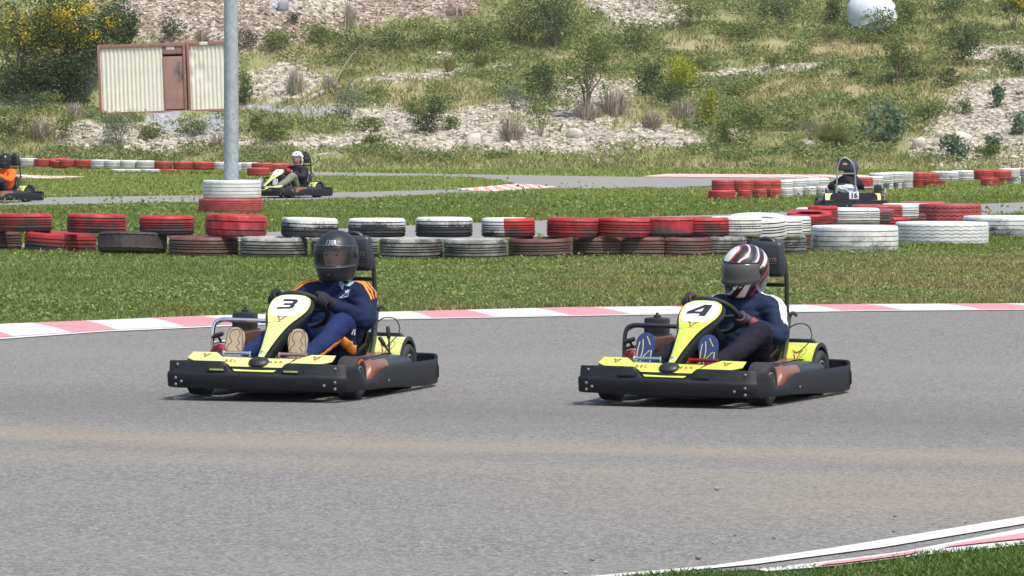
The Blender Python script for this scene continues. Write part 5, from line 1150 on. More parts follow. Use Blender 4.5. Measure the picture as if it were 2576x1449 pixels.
        V, Fs = text_faces(number, 1.0, .03, 0, .8); decal('number', ([v * .9 + Vector((.5, .5, 0)) for v in V], Fs), mpd(0, 30.6, .10, .12, .1), M_ink, wp)
    decal('emblem', poly_faces(LOGO), lambda x, y, o: nas(20.0 + y * 1.5, x * .040, .0055 + o), M_logo, fo)
    m = MB(); m.tube([nas(18.3, -hw_at(18) * .98, .005), nas(18.3, 0, .006), nas(18.3, hw_at(18) * .98, .005)], .0018, 5); m.build('seam', M_black, fo)
    m = MB(); m.lathe([(0, .008), (.007, .008), (.011, .003), (.013, 0), (0, 0)], 14, Matrix.Rotation(.6, 4, 'Y')); m.build('bolt', M_chrome, sh, nas(3.6, 0, .004))
    # --- steering ---
    C_ = Vector((-.455, 0, .495)); U = Vector((cos(R_(40)), 0, sin(R_(40)))); Yv = Vector((0, 1, 0)); Nw = Vector((-sin(R_(40)), 0, cos(R_(40))))
    def sw():
        m = MB(); pts = [C_ + (U * cos(2 * pi * k / 32) + Yv * sin(2 * pi * k / 32)) * .162 for k in range(32)]; m.tube(pts, .0155, 10, closed=True)
        for a in (R_(90), R_(-90), R_(180)): m.tube([C_ - Nw * .01, C_ + (U * cos(a) + Yv * sin(a)) * .155], .012, 6)
        m.lathe([(0, -.02), (.04, -.02), (.045, 0), (.04, .012), (0, .012)], 20, Matrix.Translation(C_) @ Nw.to_track_quat('Z', 'Y').to_matrix().to_4x4()); return m
    cached('swheel', sw, 'steering_wheel', M_steer, K)
    cached('column', lambda: MB().tube([C_ - Nw * .01, C_ - Nw * .30 + Vector((.0, 0, 0)), (-.05, 0, .09)], .011, 8), 'steering_column', M_alu, K)
    cached('support', lambda: MB().tube([(.02, -.09, .06), (-.24, -.03, .42), (-.24, .03, .42), (.02, .09, .06)], .01, 8, 3), 'column_support', M_tube, K)
    # --- pedals ---
    for s, yy, mt in ((-1, -.165, M_chrome), (1, .175, right_roller or M_rose)):
        m = MB()
        for q in (-1, 1): m.box((.219, yy + q * .082, .248), (.024, .010, .06), bev=.003)
        m.tube([(.215, yy - .078, .265), (.215, yy + .078, .265)], .011, 10); m.tube([(.225, yy - .078, .236), (.225, yy + .078, .234)], .011, 10); pd = m.build('pedal', mt, K)
        m = MB()
        m.tube([(.215, yy - s * .085, .25), (.20, yy - s * .088, .16), (.12, yy - s * .088, .06)], .008, 8, 3); m.build('pedal_arm', M_dark if s < 0 else M_dark, pd)
    # --- side pods ---
    for s in (-1, 1):
        def pod(s=s):
            st = [(-.150, .085, .085), (-.165, .108, .108), (-.22, .122, .122), (-.28, .124, .125), (-.35, .124, .125), (-.42, .123, .124), (-.5, .122, .12), (-.8, .118, .118), (-1.02, .11, .10), (-1.08, .06, .06)]; rings = []
            for x, wd, hh in st:
                c = Vector((x, .44 * s, .055 + hh * .8 * .5 + .03)); r = []
                for k in range(20):
                    a = 2 * pi * k / 20; ca, sa = cos(a), sin(a); r.append(Vector((x + .07 * (sa > 0) * sa * (x < -1) * 0 - (.05 * sa if x > -.25 else 0), .435 * s + wd * .86 * abs(ca) ** .55 * (1 if ca > 0 else -1), .135 + hh * .78 * abs(sa) ** .6 * (1 if sa > 0 else -1))))
                rings.append(r)
            m = MB(); m.loft(rings)
            for q, f in enumerate(m.f):
                c_ = sum((Vector(m.v[v_]) for v_ in f), Vector()) / len(f)
                if c_.x > -.235 - .26 * (abs(c_.y) > .47) and c_.z < .222: m.m[q] = 1
            return m
        pd = cached(f'pod{s}', pod, 'side_pod', [M_pad, M_bronze], K)
        def stripe(s=s):
            m = MB(); rows = []
            for i in range(18):
                x = -.24 - i * .044; y0 = .36 + .03 * sin(i * .35); rows.append([Vector((x, (y0 + (.022 + .002 * i) * k) * s, .2345 - .0015 * abs(k - 1) - (.012 * sstep(.85, 1.0, -x)))) for k in range(3)])
            m.loft(rows, closed_ring=False); return m
        o = cached(f'stripe{s}', stripe, 'pod_stripe', M_bronze, pd)
    # --- wheels ---
    wheel(K, 0, .46, .127, .125, 'fw', logo); wheel(K, 0, -.46, .127, .125, 'fw'); wheel(K, -1.05, .42, .14, .18, 'rw'); wheel(K, -1.05, -.42, .14, .18, 'rw')
    # --- rear fenders ---
    for s in (-1, 1):
        def fen(s=s, r0=.172, r1=.162):
            pr = [(r0, -.105), (r0, .105), (r1, .105), (r1, -.105)]; m = MB(); m.lathe(pr, 30, Matrix.Rotation(pi / 2, 4, 'X'), close=True, a0=R_(-14), a1=R_(188)); return m
        f_ = link('rear_fender', cached_mesh('fen' + lime.name, fen, lime), None, K, (-1.05, .385 * s, .148))
        def lip(s=s):
            m = MB(); M = Matrix.Rotation(pi / 2, 4, 'X'); m.lathe([(.176, -.112), (.176, -.104), (.152, -.104), (.152, -.112)], 30, M, close=True, a0=R_(-14), a1=R_(188)); m.lathe([(.176, .104), (.176, .112), (.152, .112), (.152, .104)], 30, M, close=True, a0=R_(-14), a1=R_(188))
            m.lathe([(.161, -.1), (.161, .1), (.155, .1), (.155, -.1)], 30, M, close=True, a0=R_(-14), a1=R_(188)); return m
        cached('lip', lip, 'fender_lip', M_black, f_)
        def mpf(x, y, o): 
            a = R_(35) + y * .28; return Vector((cos(a) * (.173 + o), x * .038 - .0, sin(a) * (.173 + o)))
        decal('emblem', poly_faces(LOGO), mpf, M_logo, f_)
    # --- seat, hoop, head rest ---
    def seat():
        m = MB(); st = [(-.42, .165, .085, .03), (-.50, .175, .07, .10), (-.62, .18, .065, .13), (-.76, .185, .10, .16), (-.88, .19, .20, .17), (-.955, .19, .33, .15), (-1.0, .175, .44, .11), (-1.015, .15, .485, .07)]; rings = []
        for x, w, z, dp in st:
            r = []
            for k in range(13):
                t = -1 + 2 * k / 12; up_ = abs(t) ** 3 * dp; r.append(Vector((x + (up_ * .55 if x < -.7 else 0), .11 + w * (1.02 * t if abs(t) < .9 else t), z + (up_ if x > -.8 else up_ * .55))))
            r2 = [v + Vector((-.012, 0, -.012)) for v in r[::-1]]; rings.append(r + r2)
        m.loft(rings); return m
    cached('seat', seat, 'seat', M_seat, K, ang=60)
    def hoop():
        m = MB(); yl, yr = .11 - .165, .11 + .165
        m.tube([(-1.09, yl, .12), (-1.06, yl, .40), (-1.055, yl + .012, .69), (-1.05, yl + .05, .84), (-1.05, .135 - .055, .920), (-1.05, .135, .942), (-1.05, .135 + .055, .920), (-1.05, yr - .03, .84), (-1.055, yr - .006, .69), (-1.06, yr, .40), (-1.09, yr, .12)], .0145, 10, 5)
        m.tube([(-1.055, yl + .014, .665), (-1.055, yr - .014, .665)], .012, 8); return m
    hp = link('roll_hoop', cached_mesh('hoop' + bar_mat.name * (rear), hoop, M_galvt if rear else M_tube), None, K)
    def pad():
        m = MB(); m.box((0, 0, 0), (.075, .250, .215), bev=.030)
        m2 = MB(); m2.v = [(x, y * (1 - .16 * max(0, z) / .12), z) for x, y, z in m.v]; m2.f = m.f; m2.m = m.m; return m2
    hr = cached('pad', pad, 'head_rest', M_pad, K, (-1.005, .150, .822), ang=60)
    V, Fs = text_faces('RTS', .032, .001); decal('lettering', (V, Fs), lambda x, y, o: Vector((.0378 + o, .055 + x, -.005 + y)), M_alu, hr); m = MB(); m.box((.0385, .055, -.026), (.002, .05, .003)); m.build('underline', M_alu, hr)
    if rear:
        m = MB(); m.ell((-.040, -.02, .01), (.004, .045, .02)); m.build('badge', simple('pink badge', (.5, .25, .25), .5), hr)
    def struts():
        m = MB(); m.tube([(-1.02, .285, .455), (-1.01, .29, .33), (-1.0, .295, .16)], .010, 8, 3); m.tube([(-.93, .30, .42), (-.90, .31, .25), (-.86, .30, .10)], .010, 8, 3); m.tube([(-1.02, -.065, .45), (-1.0, -.07, .16)], .010, 8); m.box((-.985, .298, .46), (.09, .02, .04), bev=.008); return m
    cached('struts', struts, 'seat_stay', M_alu if not rear else M_tube, K)
    def belt():
        m = MB(); m.box((-.93, .318, .385), (.07, .014, .20), 0, Matrix.Rotation(-.25, 4, 'Y'), .006); m.box((-.86, .322, .22), (.05, .012, .20), 0, Matrix.Rotation(-.5, 4, 'Y'), .005); m.tube([(-.98, .31, .47), (-.99, .33, .50), (-1.02, .345, .485)], .012, 6, 3); return m
    cached('belt', belt, 'seat_wing', M_pad, K)
    # --- levers and cable (left of the seat) ---
    if levers:
        for (p0, p1, p2) in ((Vector((-.80, .45, .22)), Vector((-.80, .445, .32)), Vector((-.81, .435, .395))), (Vector((-.80, .455, .23)), Vector((-.78, .425, .28)), Vector((-.765, .395, .33)))):
            lv = MB().tube([p0, p1], .006, 8).build('lever', M_tube, K); MB().tube([p1, p1.lerp(p2, .15), p2.lerp(p1, .1), p2], [.009, .0125, .0135, .009], 10).build('grip', M_black, lv)
    cached('cable', lambda: MB().tube([(-1.0, .30, .40), (-.98, .36, .435), (-.95, .44, .43), (-.92, .475, .36), (-.88, .43, .29), (-.85, .40, .27)], .0035, 6, 6), 'brake_cable', M_black, K)
    # --- engine on the right ---
    E = Vector((-.80, -.46, 0))
    def blk():
        m = MB(); m.box(E + Vector((0, .02, .17)), (.26, .22, .17), bev=.02)
        for k in range(6): m.box(E + Vector((.14, .02, .11 + k * .022)), (.05, .18, .008))
        m.tube([E + Vector((.1, -.08, .12)), E + Vector((-.15, -.10, .10)), E + Vector((-.35, .05, .12))], .022, 10, 4); return m
    en = cached('blk', blk, 'engine', M_dark, K)
    cached('shroud', lambda: MB().box(E + Vector((.03, .055, .305)), (.17, .20, .085), 0, Matrix.Rotation(.12, 4, 'X'), .028), 'engine_shroud', M_bronze, en)
    def tank():
        m = MB(); m.box(E + Vector((-.02, -.012, .403)), (.125, .132, .105), bev=.018); m.box(E + Vector((-.02, -.012, .350)), (.145, .152, .014), bev=.004); m.lathe([(0, .485), (.008, .485), (.01, .472), (.022, .468), (.024, .452), (0, .452)], 14, Matrix.Translation(E + Vector((-.02, -.012, 0)))); return m
    cached('tank', tank, 'air_box', M_black, en)
    def bar():
        m = MB(); m.tube([(-.62, -.605, .13), (-.62, -.608, .30), (-.63, -.600, .385), (-.64, -.565, .412), (-.64, -.50, .415), (-.66, -.30, .412), (-.68, -.20, .40), (-.72, -.16, .30)], .0135, 10, 5); m.tube([(-.62, -.607, .27), (-.63, -.55, .285), (-.66, -.48, .28)], .010, 8, 3)
        m.tube([(-.62, -.605, .16), (-.85, -.612, .16), (-1.0, -.58, .16)], .0115, 8, 4); m.tube([(-.63, -.600, .385), (-.85, -.605, .40), (-.98, -.58, .36), (-1.0, -.56, .16)], .0115, 8, 4); return m
    link('engine_guard', cached_mesh('bar' + bar_mat.name, bar, bar_mat), None, K)
    def hdl():
        m = MB(); m.tube([(-.56, -.590, .308), (-.555, -.560, .322), (-.555, -.52, .335)], [.009, .015, .012], 10, 4); m.tube([(-.56, -.555, .32), (-.60, -.545, .28)], .008, 6); return m
    cached('hdl', hdl, 'starter_handle', M_black, en)
    def fin():
        m = MB(); M = Matrix.Translation((-.60, -.560, .215)) @ Matrix.Rotation(pi / 2, 4, 'Y'); m.lathe([(.0, .03), (.036, .028), (.050, .01), (.054, -.02), (.0, -.02)], 24, M)
        for k in range(10): a = 2 * pi * k / 10; m.box(M @ Vector((cos(a) * .036, sin(a) * .036, .03)), (.01, .007, .022), 0, Matrix.Rotation(a, 4, 'X'))
        return m
    cached('fin', fin, 'starter_cover', M_redfin, en)
    # --- rear cover with holes, number ---
    def rc():
        m = MB(); pts = [(-.42, 0), (.42, 0), (.41, .08), (.36, .125), (-.36, .125), (-.41, .08)]; m.prism(pts, .05, Matrix.Translation((-1.335, 0, .205)) @ Matrix(((0, 0, 1, 0), (1, 0, 0, 0), (0, 1, 0, 0), (0, 0, 0, 1)))); m.box((-1.26, 0, .235), (.12, .66, .05), bev=.01); return m
    rcv = cached('rc', rc, 'rear_cover', M_black, K)
    for yy in (-.30, -.18, .18, .30): cached('hole', lambda: MB().lathe([(0, 0), (.022, 0), (.022, .004), (0, .004)], 18, Matrix.Rotation(pi / 2, 4, 'Y')), 'hole', M_ink, rcv, (-1.338, yy, .290))
    if rear:
        m = MB(); m.box((-1.348, 0, .285), (.008, .17, .13), bev=.003); pl = m.build('rear_plate', M_wplate, K); V, Fs = text_faces(number, .13, .004, 0, .95)
        decal('number', (V, Fs), lambda x, y, o: Vector((-1.353 - o, -x, .285 + y)), M_ink, pl)
    return K
def cached_mesh(key, fn, mat):
    if key not in CACHE:
        CACHE[key] = fn().mesh(key, True, True, 45); CACHE[key].materials.append(mat)
    return CACHE[key]
M_galvt = simple('worn steel tube', (.34, .33, .31), .45, .5, .25, 12)
POS = {}
def place(px, py, psi):
    p = at(px, py); az = math.degrees(math.atan2(p.x, p.y)); th = psi + az; return p, R_(-(90 + th))
KA = {}
KA['3'] = place(693, 1001, 18.4); KA['4'] = place(1726, 1015.5, 18.8)
pB = at(730, 495.7); KA['11'] = (None, None)
def by_wheel(px, py, psi, lx, ly):
    """kart placed so that local ground point (lx,ly) is at the pixel"""
    p = at(px, py); az = math.degrees(math.atan2(p.x, p.y)); rz = R_(-(90 + psi + az)); off = Matrix.Rotation(rz, 3, 'Z') @ Vector((lx, ly, 0)); return p - off, rz
KA['11'] = by_wheel(730, 498.5, 34, 0, .46); KA['o'] = by_wheel(66, 508, 38, -1.05, .42)
p16 = at(2146, 533); KA['16'] = (p16 + Vector((0, 1.46, 0)), R_(90 + 1.0))
SCALE.update({'3': .987, '4': .968})
kart(*KA['3'], '3', 'lime and black go kart number three with chrome engine guard, nearest left', M_lime, M_chrome, logo=True)
kart(*KA['4'], '4', 'lime and black go kart number four with black engine guard, nearest right', M_lime4, M_tube, right_roller=M_redan, levers=False, slots_lime=False)
kart(*KA['11'], '11', 'small lime go kart number eleven on the far straight beside the lamp post tyres', M_lime, M_tube)
kart(*KA['o'], '7', 'go kart cut by the left picture edge, driven by the orange rider', M_lime, M_chrome) if False else None
ko = kart(*KA['o'], '', 'go kart cut by the left picture edge, driven by the rider in orange', M_lime, M_chrome)
kart(*KA['16'], '16', 'go kart number sixteen seen from behind, driving away past the barrier', M_lime, M_galvt, rear=True)
# =====================================================================================
# DRIVERS
# =====================================================================================
def voxel(mb, vs, smooth=3, fold=0.0, seed=0):
    """union of overlapping solids as one continuous skin"""
    me = bpy.data.meshes.new('tmp'); me.from_pydata(mb.v, [], mb.f); o = bpy.data.objects.new('tmp', me); COL.objects.link(o)
    r = o.modifiers.new('r', 'REMESH'); r.mode = 'VOXEL'; r.voxel_size = vs; r.adaptivity = 0
    if smooth: s = o.modifiers.new('s', 'SMOOTH'); s.factor = .5; s.iterations = smooth
    dg = bpy.context.evaluated_depsgraph_get(); out = bpy.data.meshes.new_from_object(o.evaluated_get(dg)); bpy.data.objects.remove(o); bpy.data.meshes.remove(me)
    if fold:
        off = Vector((seed * 3.1, seed * 1.7, 0))
        ns = [v.normal.copy() for v in out.vertices]
        for v, nrm in zip(out.vertices, ns):
            q = Vector((v.co.x * 9, v.co.y * 9, v.co.z * 22)) + off; n1 = 1 - abs(mnoise.noise(q)) * 2; n2 = mnoise.noise(Vector((v.co.x * 28, v.co.y * 22, v.co.z * 40)) + off)
            v.co += nrm * fold * (n1 * .8 + n2 * .45)
    out.polygons.foreach_set('use_smooth', [True] * len(out.polygons)); return out
def limb(m, P, r, n=14, sm=4):
    P = [Vector(p) for p in P]; m.tube(P, list(r), n, sm); m.ell(P[0], (r[0],) * 3, n=12); m.ell(P[-1], (r[-1],) * 3, n=12)
def torso(m, st):
    rings = []
    for (x, y, z, rx, ry) in st: rings.append([Vector((x + rx * cos(a) * (1 if cos(a) < 0 else .95), y + ry * abs(sin(a)) ** .85 * (1 if sin(a) > 0 else -1), z)) for a in [2 * pi * k / 20 for k in range(20)]])
    m.loft(rings)
def cloth(name, cols, rough=.8, bump=.25):
    t = NT(name); c = t.coord(); n = t.noise(c, 7, 4); n2 = t.noise(t.mapping(c, (1, 1, 1)), 26, 3)
    t.set(Base_Color=t.ramp(n, [(.3, cols[0]), (.7, cols[1])]), Roughness=rough); t.b.inputs['Specular IOR Level'].default_value = .2; t.bump(n2, bump, .01); return t.m
M_skin = cloth('skin', [(.62, .34, .27), (.70, .41, .33)], .5, .05)
def head(root, hc, Rm, sc=1.0):
    """face with brow, eye sockets, nose, mouth and chin; +x is the way it looks"""
    m = MB(); V = []; n, h = 36, 26
    for i in range(h + 1):
        e = pi / 2 - pi * i / h
        for k in range(n):
            a = 2 * pi * k / n; d = Vector((cos(e) * cos(a), cos(e) * sin(a), sin(e))); r = 1.0; p = Vector((d.x * .096, d.y * .076, d.z * .118))
            if d.x > 0:
                if p.z < -.03: p.x += .012 * min(1, (-.03 - p.z) / .05); p.y *= 1 - .18 * min(1, (-.03 - p.z) / .08)
                g = lambda cy, cz, sy, sz: math.exp(-((p.y - cy) / sy) ** 2 - ((p.z - cz) / sz) ** 2)
                dx = .026 * g(0, -.022, .011, .016) + .012 * g(0, .0, .009, .022) - .010 * (g(.03, .008, .015, .010) + g(-.03, .008, .015, .010)) + .006 * (g(.03, .028, .02, .008) + g(-.03, .028, .02, .008)) + .006 * g(0, -.057, .02, .006) - .004 * g(0, -.064, .022, .003) + .008 * g(0, -.09, .02, .014)
                p.x += dx
            V.append(p * sc)
    Fs = []
    for i in range(h):
        for k in range(n): l = (k + 1) % n; Fs.append((i * n + k, (i + 1) * n + k, (i + 1) * n + l, i * n + l))
    m.add([Rm @ v + hc for v in V], Fs); return m
def hz(z):   # horizontal scale of the helmet by height
    return max(0.0, 1 - (z / .150) ** 2.3) ** .5 if z > 0 else 1 - .16 * (z / -.14) ** 2
def hpoint(a, z, off=0.0, openf=False):
    s = hz(z); xf = .155 + (.020 * sstep(-.03, -.09, z) if not openf else 0) ; xb = .160 - .030 * float(sstep(-.02, -.13, z)); x = cos(a); y = sin(a)
    ry = .128 - .012 * float(sstep(-.05, -.14, z))
    px_ = (xf if x > 0 else xb) * s * abs(x) ** .94 * (1 if x > 0 else -1); py_ = ry * s * abs(y) ** .94 * (1 if y > 0 else -1)
    nz = (z / .15) ** 1.3 if z > 0 else 0; n = Vector((x * (1 - .6 * nz), y * (1 - .6 * nz), nz)).normalized(); return Vector((px_, py_, z)) + n * off
def helmet(root, hc, Rm, mat, kind, vis_mat, parent, text=None, trim=None):
    openf = kind == 'open'
    zs = [.150, .148, .143, .134, .122, .105, .085, .070, .058, .048, .030, .010, -.010, -.030, -.048, -.060, -.075, -.095, -.115, -.135, -.148]
    n = 72; A = [2 * pi * k / n for k in range(n)]; V = []; m = MB(); lim = R_(72)
    zlow = -.16 if openf else -.048
    idx = {}
    def chin(a, z):   # chin bar bottom rises towards the back
        return z if z > -.1 else z + .03 * max(0, -cos(a))
    for i, z in enumerate(zs):
        for k, a in enumerate(A): idx[(i, k)] = len(V); V.append(Rm @ hpoint(a, chin(a, z), 0, openf) + hc)
    Fs = []
    for i in range(len(zs) - 1):
        for k in range(n):
            l = (k + 1) % n; am = (A[k] + pi / n + pi) % (2 * pi) - pi; zm = (zs[i] + zs[i + 1]) / 2
            if abs(am) < lim and zlow < zm < .048: continue
            if openf and abs(am) < lim + .2 and zm < -.06: continue
            Fs.append((idx[(i, k)], idx[(i + 1, k)], idx[(i + 1, l)], idx[(i, l)]))
    m.add(V, Fs); H = m.build('helmet', mat, parent, ang=50); md = H.modifiers.new('t', 'SOLIDIFY'); md.thickness = .022; md.offset = -1 if True else 1
    # dark lining so nothing shows through
    def patch(a0, a1, z0, z1, off, na=24, nz=8, curve=None):
        mm = MB(); rows = []
        for i in range(nz + 1):
            z = z0 + (z1 - z0) * i / nz; rows.append([Rm @ hpoint(a0 + (a1 - a0) * k / na, z + (curve(a0 + (a1 - a0) * k / na, i / nz) if curve else 0), off, openf) + hc for k in range(na + 1)])
        mm.loft(rows, closed_ring=False); return mm
    cv = lambda a, t: (-.010 * (1 - t) + .010 * t) * cos(a * 1.1) + (.004 if t < .5 else 0)
    v = patch(R_(-80), R_(80), -.058, .056, .007, 32, 8, cv).build('visor', vis_mat, H, fix=False); md = v.modifiers.new('t', 'SOLIDIFY'); md.thickness = .003
    if not openf:
        rimm = MB()
        for z_, t_ in ((-.058, 0), (.056, 1)): rimm.tube([Rm @ hpoint(R_(-80 + 160 * k / 24), z_ + cv(R_(-80 + 160 * k / 24), t_), .008) + hc for k in range(25)], .003, 6)
        rimm.build('visor_rim', trim or M_black, v)
    for s in (-1, 1):
        c = Rm @ hpoint(R_(86) * s, .012, .008, openf) + hc; q = (Rm @ Vector((0, s, 0))).to_track_quat('Z', 'Y').to_matrix().to_4x4()
        MB().lathe([(0, .008), (.018, .007), (.024, 0), (0, 0)], 20, Matrix.Translation(c) @ q).build('visor_hinge', M_dark, H)
    if text:
        for (body, size, a0, z0, bold) in text:
            Vt, Ft = text_faces(body, size, bold); decal('lettering', (Vt, Ft), lambda x, y, o: Rm @ hpoint(a0 + x / .15, z0 + y, .002 + o) + hc, M_alu, H)
    return H
def glove(Pc, T, Nn, O, W, mats, parent, th=1):
    """hand closed round the rim: palm, four curled fingers, thumb; Pc on the rim, T rim tangent, Nn towards the driver, O outwards"""
    m = MB(); pc = Pc + Nn * .028 + O * .012
    limb(m, [W, W.lerp(pc, .5) + Nn * .003, pc], [.030, .032, .034]); m.ell(pc, (.032, .032, .026)); 
    limb(m, [pc - T * .028, pc + T * .030], [.023, .022])
    ln = [.92, 1.0, .96, .82]
    for i in range(4):
        b = Pc + T * (i - 1.5) * .0215; L = ln[i]; r = .0105 if i < 3 else .009
        limb(m, [b + Nn * .030 + O * .024, b + O * .036 * L + Nn * .004, b + O * .024 * L - Nn * .022 * L, b - O * .002 - Nn * .029 * L, b - O * .020 * L - Nn * .014], [r * 1.15, r * 1.1, r, r * .95, r * .85], 8, 2)
    limb(m, [pc - O * .018 + T * .02 * th, Pc - O * .022 + Nn * .026 + T * .034 * th, Pc - O * .020 + Nn * .004 + T * .044 * th], [.014, .0115, .010], 8, 2)
    g = link('glove', voxel(m, .0042, 2), mats[0], parent)
    c = MB(); d = (W - pc).normalized(); M = Matrix.Translation(W) @ d.to_track_quat('Z', 'Y').to_matrix().to_4x4(); c.lathe([(.031, -.02), (.036, -.018), (.037, .018), (.033, .022)], 20, M); c.build('cuff', mats[1], g)
    return g
def shoe(heel, toe, nrm, col, solecol, parent, lines, linecol, hw=.058):
    L = toe - heel; ln = L.length; d = L.normalized(); W = d.cross(nrm).normalized(); N = W.cross(d).normalized(); N = N if N.dot(nrm) > 0 else -N
    wt = [(0, .45), (.04, .66), (.12, .76), (.3, .70), (.5, .80), (.68, .98), (.8, 1.0), (.9, .86), (.97, .55), (1.0, .22)]
    def ring(t, w, h0, h1):
        c = heel + d * ln * t; return [c + W * (w * hw * x) - N * h for x, h in ((-1, h0), (-.5, h0 - .001), (.5, h0 - .001), (1, h0), (1.02, (h0 + h1) / 2), (.98, h1), (-.98, h1), (-1.02, (h0 + h1) / 2))]
    m = MB(); m.loft([ring(t, w, 0, .022) for t, w in wt]); S = None
    u = MB(); hh = [.065, .085, .098, .105, .085, .066, .056, .048, .038, .028]; rings = []
    for (t, w), h in zip(wt, hh):
        c = heel + d * ln * t - N * .020; rings.append([c + W * (w * hw * .93 * cos(a)) - N * (h * max(0, sin(a)) ** .8 + .0) for a in [pi * k / 12 for k in range(13)]])
    u.loft(rings); sh = u.build('shoe', col, parent, ang=60); so_ = m.build('sole', solecol, sh, ang=35)
    t_ = MB()
    for P in lines: t_.tube([heel + d * ln * b + W * (a * hw) + N * .0008 for a, b in P], .0027, 5, 3)
    t_.build('tread_pattern', linecol, so_); return sh
C_ = Vector((-.455, 0, .495)); U = Vector((cos(R_(40)), 0, sin(R_(40)))); Yv = Vector((0, 1, 0)); Nw = Vector((-sin(R_(40)), 0, cos(R_(40))))
def rimpt(deg): a = R_(deg); O = U * cos(a) + Yv * sin(a); return C_ + O * .162, O, (-U * sin(a) + Yv * cos(a))
SQUIG = [[(-.88, .62), (-.8, .85), (-.5, .99)], [(.88, .62), (.8, .85), (.5, .99)], [(-.35, .93), (-.55, .80), (-.25, .68), (-.6, .60), (-.7, .50), (-.35, .47), (-.5, .36), (-.2, .30), (-.1, .36), (0, .50), (.1, .36), (.25, .34), (.55, .42), (.6, .52), (.3, .58), (.6, .66), (.35, .74), (.55, .84), (.3, .95), (-.35, .93)], [(-.8, .42), (-.5, .24), (-.2, .14), (.1, .22), (.4, .12), (.7, .26)], [(-.75, .20), (-.3, .04), (.1, .12), (.5, .05)]]
YEL = [[(-.65, .25), (-.75, .55), (-.6, .8)], [(-.1, .12), (-.35, .40), (-.2, .62), (-.3, .85)], [(-.33, .42), (.1, .52), (.55, .62)], [(-.1, .14), (.3, .24), (.6, .28)], [(.1, .92), (.55, .74)], [(.72, .30), (.70, .62)]]
def person(K, label, sp):
    root = empty('person', K[0], K[1], label, 'person', 'kart drivers'); root.scale = (SCALE.get('3' if K is KA['3'] else '4' if K is KA['4'] else '', 1),) * 3
    lean_over(root, '3' if K is KA['3'] else '4' if K is KA['4'] else '')
    j = sp; hc = Vector(j['head']); Rm = Matrix.Rotation(R_(j.get('yaw', 0)), 3, 'Z') @ Matrix.Rotation(R_(j.get('pitch', 0)), 3, 'Y') @ Matrix.Rotation(R_(j.get('roll', 0)), 3, 'X')
    cy = j.get('cy', .11); cx = j.get('lean', 0.0)
    st = [(-.68, cy, .09, .14, .17), (-.73, cy, .17, .14, .175), (-.77 + cx * .3, cy, .27, .13, .165), (-.80 + cx * .5, cy, .38, .135, .18), (-.815 + cx * .8, cy, .48, .13, .19), (-.81 + cx, cy, .565, .105, .16), (-.80 + cx, cy, .625, .07, .10), (-.79 + cx, cy, .675, .05, .058)]
    shl, shr = Vector(j['shl']), Vector(j['shr']); ell_, elr = Vector(j['ell']), Vector(j['elr'])
    PL, OL, TL = rimpt(j['hl']); PR, OR, TR = rimpt(j['hr'])
    WL = PL + (ell_ - PL).normalized() * .085 + Nw * .018; WR = PR + (elr - PR).normalized() * .085 + Nw * .018
    kl, kr, al, ar = (Vector(j[k]) for k in ('kl', 'kr', 'al', 'ar')); hl, hr_ = Vector((-.66, cy + .09, .15)), Vector((-.66, cy - .09, .15))
    # body: one continuous skin under the clothes
    b = MB(); torso(b, [(x, y, z, rx * .86, ry * .86) for x, y, z, rx, ry in st]); limb(b, [Vector((-.79 + cx, cy, .62)), hc + Rm @ Vector((-.015, 0, -.10)), hc + Rm @ Vector((-.01, 0, -.02))], [.052, .05, .055])
    for s, e, w, P in ((shl, ell_, WL, PL), (shr, elr, WR, PR)): limb(b, [s, e, w, P + Nw * .03], [.038, .028, .022, .022])
    for h_, k_, a_ in ((hl, kl, al), (hr_, kr, ar)): limb(b, [h_, k_ - Vector((.0, 0, .012)), a_, a_ + Vector((.03, 0, -.04))], [.06, .030, .022, .026])
    hd = head(root, hc, Rm, 1.0); nb = len(b.v); b.add([Vector(v) for v in hd.v], hd.f)
    body = link('body', voxel(b, .0065, 1), M_skin, root)
    if j.get('face', True):
        e = MB()
        for s in (-1, 1): e.ell(hc + Rm @ Vector((.081, .031 * s, .008)), (.008, .011, .0055), Rm.to_4x4())
        e.build('eyes', M_brow, body); m = MB(); m.tube([hc + Rm @ Vector((.089, y, -.064)) for y in (-.02, 0, .02)], .003, 5); m.build('mouth', simple('lips', (.35, .12, .1), .5) if 'lips' not in bpy.data.materials else bpy.data.materials['lips'], body)
        m = MB()
        for s in (-1, 1): m.tube([hc + Rm @ Vector((.094, .014 * s, .030)), hc + Rm @ Vector((.090, .032 * s, .034)), hc + Rm @ Vector((.078, .05 * s, .028))], .0045, 5)
        m.build('eyebrows', M_brow, body)
    # jacket
    m = MB(); torso(m, st); f = j.get('fat', 1.0)
    for s, e, w in ((shl, ell_, WL), (shr, elr, WR)):
        limb(m, [s + Vector((0, (cy - s.y) * .35, .0)), s, s.lerp(e, .5) + Vector((-.01, 0, 0)), e, e.lerp(w, .5), w.lerp(e, .06)], [.075 * f, .080 * f, .066 * f, .056 * f, .048 * f, .036 * f])
    jk = link('jacket', voxel(m, .0085, 3, .0075, j.get('seed', 1)), j['jacket'], root)
    # trousers
    m = MB(); m.ell((-.67, cy, .135), (.14, .165, .085))
    for h_, k_, a_ in ((hl, kl, al), (hr_, kr, ar)):
        limb(m, [h_, h_.lerp(k_, .5) + Vector((0, 0, .015)), k_, k_.lerp(a_, .45) + Vector((-.01, 0, -.012)), a_.lerp(k_, .03)], [.088, .082, .066 * j.get('kn', 1), .056 * j.get('kn', 1), j.get('hem', .045)])
    tr = link('trousers', voxel(m, .0085, 3, .006, j.get('seed', 1) + 5), j['trousers'], root)
